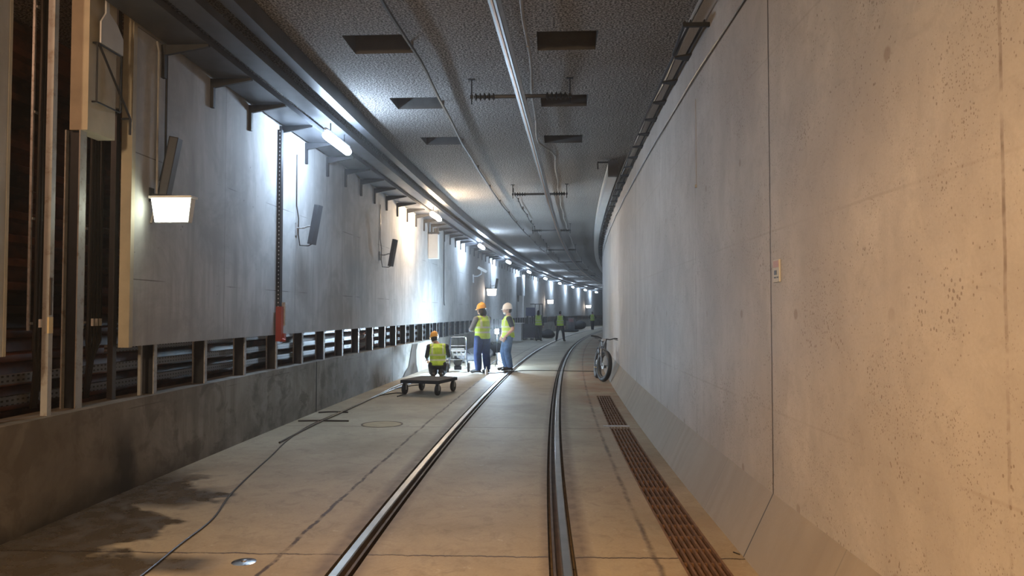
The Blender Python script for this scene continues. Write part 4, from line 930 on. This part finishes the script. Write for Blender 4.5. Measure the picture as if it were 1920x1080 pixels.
# ------------------------------------------------------------------ people
def remesh(mb, name, voxel, mat, parent, smooth=4, factor=0.5):
    o = mb.build(name, None, None)
    r = o.modifiers.new('r', 'REMESH'); r.mode = 'VOXEL'; r.voxel_size = voxel; r.use_smooth_shade = True
    sm = o.modifiers.new('s', 'SMOOTH'); sm.iterations = smooth; sm.factor = factor
    dg = bpy.context.evaluated_depsgraph_get(); dg.update()
    me = bpy.data.meshes.new_from_object(o.evaluated_get(dg)); me.name = name
    old = o.data; o.modifiers.clear(); o.data = me; bpy.data.meshes.remove(old)
    me.materials.clear(); me.materials.append(mat); me.polygons.foreach_set('use_smooth', [True] * len(me.polygons)); me.update()
    o.parent = parent
    return o
V = Vector
def hand(m, wrist, fore, palm_n, curl, side, scale=1.0):
    "palm and five separate fingers; fore = direction of the forearm, palm_n = palm normal, side = +1 thumb toward fore x palm"
    f = fore.normalized(); pn = (palm_n - f * palm_n.dot(f)).normalized(); l = f.cross(pn) * side
    pc = wrist + f * 0.05
    m.cap_limb(wrist, wrist + f * 0.085, 0.030, 0.040, 10, 0.5, l)
    for k, (off, ln) in enumerate(((0.030, 0.072), (0.011, 0.080), (-0.009, 0.074), (-0.028, 0.058))):
        base = wrist + f * 0.088 + l * off; dirn = f.copy(); p = base
        for j, (fr, r) in enumerate(((0.42, 0.0095), (0.33, 0.0085), (0.25, 0.0078))):
            a = curl * (0.6 + 0.5 * j) + 0.05 * k; dd = (f * math.cos(a) + pn * math.sin(a)).normalized()
            q = p + dd * ln * fr * 1.1; m.cap_limb(p, q, r, r * 0.92, 8); p = q
    b = wrist + f * 0.03 + l * 0.026; t1 = b + (l * 0.7 + f * 0.6 + pn * 0.3).normalized() * 0.045; t2 = t1 + (f * 0.85 + pn * 0.4 + l * 0.15).normalized() * 0.032
    m.cap_limb(b, t1, 0.014, 0.011, 8); m.cap_limb(t1, t2, 0.0105, 0.009, 8)

def make_person(label, s, n, rot, J, hat, legs, top, vest=True, short=False, near=True, beard=False, longhair=False, z=0.0, sc=1.0, wd=1.0, leg=1.0):
    """J: joint positions in metres in the person's own frame: +Y is where the person faces, +X their right"""
    P = {k: V(v) for k, v in J.items()}
    t = thing('person', label, 'person', s, n, z, rot); t.scale = (sc * wd, sc * wd, sc)
    vx = 0.0065 if near else 0.010
    X = V((1, 0, 0)); hd = P['head']; fd = P['face'].normalized(); up = P.get('hup', V((0, 0, 1))).normalized()
    rt = fd.cross(up).normalized(); HR = Matrix((rt, fd, up)).transposed()
    m = MB()
    # head
    m.ell(hd, (0.075, 0.095, 0.105), rot=HR); m.ell(hd + HR @ V((0, 0.025, -0.055)), (0.056, 0.066, 0.060), rot=HR)
    m.cap_limb(hd + HR @ V((0, 0.092, 0.008)), hd + HR @ V((0, 0.110, -0.022)), 0.009, 0.015, 8)
    for sx in (-1, 1):
        m.ell(hd + HR @ V((sx * 0.076, -0.005, -0.01)), (0.010, 0.020, 0.031), 10, 6, HR)
        m.ell(hd + HR @ V((sx * 0.03, 0.078, 0.022)), (0.022, 0.018, 0.009), 8, 6, HR)
    m.ell(hd + HR @ V((0, 0.086, -0.052)), (0.024, 0.014, 0.012), 8, 6, HR); m.ell(hd + HR @ V((0, 0.075, -0.088)), (0.022, 0.022, 0.018), 8, 6, HR)
    m.cap_limb(P['neck'], hd + HR @ V((0, -0.02, -0.07)), 0.062, 0.055, 12)
    # trunk
    sh = (P['sl'] + P['sr']) / 2; acr = (P['sr'] - P['sl']).normalized(); hp = (P['hl'] + P['hr']) / 2
    m.tube([hp - V((0, 0, 0.09)), hp, hp + (sh - hp) * 0.3, hp + (sh - hp) * 0.62, hp + (sh - hp) * 0.92, P['neck'] * 0.6 + sh * 0.4], [0.10, 0.168, 0.142, 0.165, 0.16, 0.06], 18, 0, True, 0.68, acr)
    m.cap_limb(P['sl'], P['sr'], 0.062, 0.062, 12)
    for q in ('l', 'r'):
        m.cap_limb(P['s' + q], P['e' + q], 0.054, 0.040, 12, mid=0.05); m.cap_limb(P['e' + q], P['w' + q], 0.041, 0.027, 12, mid=0.038)
        hand(m, P['w' + q], P['w' + q] - P['e' + q] if 'd' + q not in P else P['d' + q], P.get('p' + q, V((0, -1, 0))), P.get('c' + q, V((0.5, 0, 0))).x, 1 if q == 'l' else -1)
        m.cap_limb(P['h' + q], P['k' + q], 0.088, 0.056, 14, mid=0.078); m.cap_limb(P['k' + q], P['a' + q], 0.056, 0.036, 12, mid=0.054)
        m.cap_limb(P['a' + q] + V((0, 0, -0.02)), P['t' + q], 0.038, 0.032, 10)
    remesh(m, 'body', vx, M_SKIN, t, 3)
    for sx in (-1, 1): MB().ell(hd + HR @ V((sx * 0.030, 0.088, 0.006)), (0.011, 0.007, 0.006), 8, 6, HR).build('eye', M_EYE, t, True)
    MB().ell(hd + HR @ V((0, 0.099, -0.052)), (0.020, 0.004, 0.005), 10, 6, HR).build('mouth', M_LIP, t, True)
    # hair
    m = MB(); m.ell(hd + HR @ V((0, -0.016, 0.012)), (0.083, 0.098, 0.108), 16, 10, HR, 0, -0.25, 1.0)
    m.ell(hd + HR @ V((0, -0.045, -0.035)), (0.076, 0.066, 0.07), rot=HR)
    if longhair: m.ell(hd + HR @ V((0, -0.07, -0.10)), (0.095, 0.07, 0.11), rot=HR); m.ell(hd + HR @ V((0, -0.03, -0.04)), (0.094, 0.085, 0.08), rot=HR)
    remesh(m, 'hair', 0.012, M_HAIR, t, 2)
    if beard:
        b = MB(); b.ell(hd + HR @ V((0, 0.05, -0.078)), (0.055, 0.05, 0.042), rot=HR); remesh(b, 'beard', 0.012, simple('pale_beard', (0.6, 0.56, 0.52), 0.8), t, 2)
    if hat:
        h = MB(); L = []
        for r, zz in ((1.14, -0.012), (1.16, 0.0), (1.10, 0.006), (1.08, 0.03), (1.02, 0.075), (0.86, 0.115), (0.58, 0.142), (0.25, 0.153), (0.02, 0.155)):
            L.append([hd + HR @ V((0.094 * r * math.cos(a), 0.114 * r * math.sin(a) - 0.006 + (0.030 if (zz < 0.005 and math.sin(a) > 0.5) else 0), 0.030 + zz)) for a in [2*pi*k/28 for k in range(28)]])
        ho = h.loft(L).build('hard_hat', hat, t, True)
        MB().tube([hd + HR @ V((0, -0.006 + 0.112 * math.cos(a) * 1.0, 0.034 + 0.157 * math.sin(a))) for a in [pi*(0.12 + 0.76*k/12) for k in range(13)]], 0.010, 8).build('ridge', hat, ho, True)
    # trousers
    m = MB()
    m.tube([hp - V((0, 0, 0.10)), hp - V((0, 0, 0.02)), hp + (sh - hp) * 0.12, hp + (sh - hp) * 0.24], [0.11, 0.185, 0.172, 0.155], 18, 0, True, 0.74, acr)
    for q in ('l', 'r'):
        m.cap_limb(P['h' + q], P['k' + q], 0.106 * leg, 0.080 * leg, 14, mid=0.096 * leg); m.cap_limb(P['k' + q], P['a' + q] + (P['k' + q] - P['a' + q]).normalized() * 0.05, 0.080 * leg, 0.070 * leg, 14, mid=0.080 * leg)
        kk = P['k' + q] + (P['a' + q] - P['k' + q]) * 0.86
        m.tube([kk - V((0, 0, 0)), P['a' + q] + (P['k' + q] - P['a' + q]).normalized() * 0.01], [0.072, 0.076], 14)
    tr = remesh(m, 'trousers', 0.012 if near else 0.016, legs, t, 4)
    # boots
    for q in ('l', 'r'):
        a, tt = P['a' + q], P['t' + q]; fdir = (tt - a); m = MB()
        heel = a - V((fdir.x, fdir.y, 0)).normalized() * 0.045 if V((fdir.x, fdir.y, 0)).length > 0.05 else a
        m.cap_limb(a + V((0, 0, 0.06)) if abs(a.z - tt.z) < 0.12 else a, a, 0.052, 0.052, 12)
        m.cap_limb(a, tt, 0.052, 0.042, 12)
        if abs(a.z - tt.z) < 0.12: m.cap_limb(heel + V((0, 0, -0.055 + 0.02)), V((tt.x, tt.y, heel.z - 0.035)), 0.043, 0.046, 12, 0.7)
        remesh(m, 'boot', 0.010, M_BOOT, t, 2)
    # top: shirt or jacket
    m = MB()
    m.tube([hp + (sh - hp) * 0.02, hp + (sh - hp) * 0.08, hp + (sh - hp) * 0.3, hp + (sh - hp) * 0.62, hp + (sh - hp) * 0.93, P['neck'] * 0.7 + sh * 0.3], [0.15, 0.182, 0.162, 0.18, 0.172, 0.078], 18, 0, True, 0.74, acr)
    m.cap_limb(P['sl'], P['sr'], 0.074, 0.074, 12)
    for q in ('l', 'r'):
        if short: m.cap_limb(P['s' + q], P['s' + q] + (P['e' + q] - P['s' + q]) * 0.66, 0.070, 0.062, 12)
        else: m.cap_limb(P['s' + q], P['e' + q], 0.070, 0.056, 12); m.cap_limb(P['e' + q], P['e' + q] + (P['w' + q] - P['e' + q]) * 0.84, 0.057, 0.042, 12)
    remesh(m, 'shirt' if short else 'jacket', 0.010 if near else 0.014, top, t, 3)
    # vest
    if vest:
        m = MB(); u = (sh - hp)
        off = hp
        def LZ(p): return p - off
        m.tube([LZ(hp - u * 0.06), LZ(hp - u * 0.04), LZ(hp + u * 0.28), LZ(hp + u * 0.62), LZ(hp + u * 0.90), LZ(P['neck'] * 0.35 + sh * 0.65)], [0.17, 0.205, 0.19, 0.202, 0.19, 0.12], 20, 0, True, 0.78, acr)
        m.cap_limb(LZ(P['sl'] * 0.86 + P['sr'] * 0.14), LZ(P['sr'] * 0.86 + P['sl'] * 0.14), 0.086, 0.086, 12)
        v = remesh(m, 'high_visibility_vest', 0.012, M_VEST, t, 2); v.location = off
        tilt = V((0, 0, 1)).rotation_difference(u.normalized())
    return t

def std(**kw):
    J = dict(head=(0, 0.02, 1.66), face=(0, 1, 0), neck=(0, -0.01, 1.48), sl=(-0.185, 0, 1.42), sr=(0.185, 0, 1.42),
             el=(-0.25, -0.02, 1.13), er=(0.25, -0.02, 1.13), wl=(-0.26, 0.06, 0.88), wr=(0.26, 0.06, 0.88),
             hl=(-0.095, 0, 0.93), hr=(0.095, 0, 0.93), kl=(-0.12, 0.02, 0.50), kr=(0.12, 0.02, 0.50), al=(-0.13, -0.02, 0.09), ar=(0.13, -0.02, 0.09),
             tl=(-0.15, 0.16, 0.045), tr=(0.15, 0.16, 0.045), pl=(1, 0, 0), pr=(-1, 0, 0))
    J.update(kw); return J
D = math.radians
# kneeling worker, facing away, working at the wall
make_person('person kneeling in an orange helmet, dark jacket and yellow vest, back to the camera', 19.15, -2.45, D(10),
    dict(head=(-0.09, 0.16, 0.985), face=(-0.25, 0.95, -0.35), neck=(0, 0.07, 0.83), sl=(-0.20, 0.05, 0.775), sr=(0.20, 0.05, 0.775),
         el=(-0.26, 0.16, 0.52), er=(0.26, 0.17, 0.53), wl=(-0.24, 0.38, 0.42), wr=(0.20, 0.40, 0.45), hl=(-0.11, -0.06, 0.30), hr=(0.11, -0.06, 0.30),
         kl=(-0.12, 0.33, 0.085), kr=(0.12, 0.33, 0.085), al=(-0.085, -0.15, 0.11), ar=(0.085, -0.15, 0.11), tl=(-0.085, -0.24, 0.05), tr=(0.085, -0.24, 0.05),
         pl=(0, 0, -1), pr=(0, 0, -1), cl=(0.7, 0, 0), cr=(0.7, 0, 0)), M_HATO, M_DKCLOTH, M_DKCLOTH, wd=1.08, leg=1.16)
# standing, arms folded, facing left and away
make_person('person standing in an orange helmet, grey sleeves, yellow vest and navy trousers, arms folded', 20.3, -1.42, D(48),
    std(el=(-0.26, 0.10, 1.14), er=(0.26, 0.10, 1.14), wl=(-0.02, 0.25, 1.17), wr=(0.02, 0.22, 1.11), dl=(1, 0.05, 0.1), dr=(-1, 0.05, 0.05),
        pl=(0, -1, 0), pr=(0, -1, 0), hl=(-0.095, 0, 0.93), hr=(0.095, 0, 0.93), kl=(-0.12, 0.03, 0.50), kr=(0.11, 0.0, 0.50), al=(-0.12, 0.0, 0.09), ar=(0.11, -0.05, 0.09),
        tl=(-0.16, 0.18, 0.045), tr=(0.15, 0.13, 0.045), head=(0.0, 0.05, 1.66), face=(-0.1, 1, -0.18), cl=(0.25, 0, 0), cr=(0.3, 0, 0)),
    M_HATO, M_NAVY, M_GREYCLOTH, longhair=True, sc=1.05, wd=1.13, leg=1.14)
# white helmet, jeans, hand in pocket
make_person('person in a white helmet, dark T-shirt, yellow vest and blue jeans, hand at pocket', 21.25, -0.80, D(104),
    std(el=(-0.24, -0.08, 1.14), wl=(-0.20, 0.10, 0.93), dl=(0.3, 0.35, -1), pl=(1, 0, 0), er=(0.25, -0.05, 1.14), wr=(0.20, 0.12, 0.95), dr=(-0.3, 0.3, -1), pr=(-1, 0, 0),
        kl=(-0.09, 0.03, 0.50), kr=(0.11, 0.10, 0.50), al=(-0.09, -0.04, 0.09), ar=(0.11, 0.02, 0.09), tl=(-0.10, 0.14, 0.045), tr=(0.13, 0.20, 0.045), face=(-0.15, 1, -0.12), cl=(0.4, 0, 0)),
    M_HATW, M_JEANS, M_DKCLOTH, short=True, beard=True, sc=1.05, wd=1.14, leg=1.05)
make_person('person in dark clothes and yellow vest beside the lift machine, back turned', 43.4, -1.66, D(-5),
    std(el=(-0.25, 0.08, 1.15), wl=(-0.2, 0.3, 1.05)), None, M_DKCLOTH, M_DKCLOTH, near=False, longhair=True, sc=1.02)
make_person('middle distant person in yellow vest standing legs apart in front of the track bend', 43.3, -0.38, D(0),
    std(kl=(-0.17, 0.02, 0.50), kr=(0.17, 0.02, 0.50), al=(-0.22, -0.02, 0.09), ar=(0.22, -0.02, 0.09), tl=(-0.25, 0.15, 0.045), tr=(0.27, 0.15, 0.045), el=(-0.30, -0.05, 1.16), er=(0.30, -0.05, 1.16),
        wl=(-0.27, 0.06, 0.90), wr=(0.27, 0.06, 0.90)), None, M_DKCLOTH, M_DKCLOTH, near=False)
make_person('farthest person in yellow vest near the bend, elbows out, back turned', 71.4, -0.40, D(0),
    std(el=(-0.33, 0.0, 1.20), er=(0.33, 0.0, 1.20), wl=(-0.22, 0.2, 1.1), wr=(0.22, 0.2, 1.1), al=(-0.06, 0, 0.09), ar=(0.06, -0.02, 0.09), kl=(-0.08, 0.02, 0.5), kr=(0.08, 0.02, 0.5), tl=(-0.07, 0.17, 0.045), tr=(0.07, 0.16, 0.045)), None, M_DKCLOTH, M_DKCLOTH, near=False)

# ------------------------------------------------------------------ thin haze volume added to imitate lens glow around the lamps
hz = bpy.data.materials.new('glow_haze'); hz.use_nodes = True; nt = hz.node_tree; nt.nodes.remove(nt.nodes['Principled BSDF'])
vs = nt.nodes.new('ShaderNodeVolumeScatter'); vs.inputs['Density'].default_value = 0.0045; vs.inputs['Anisotropy'].default_value = 0.75
nt.links.new(vs.outputs[0], nt.nodes['Material Output'].inputs['Volume'])
struct(MB().sweep([(-3.3, 0.86), (-3.3, ZC - 0.01), (2.14, ZC - 0.01), (2.14, 0.86)], S0 + 0.2, S1 - 0.5, 3.0).build('haze', hz), 'thin haze added for the glow around the lamps')
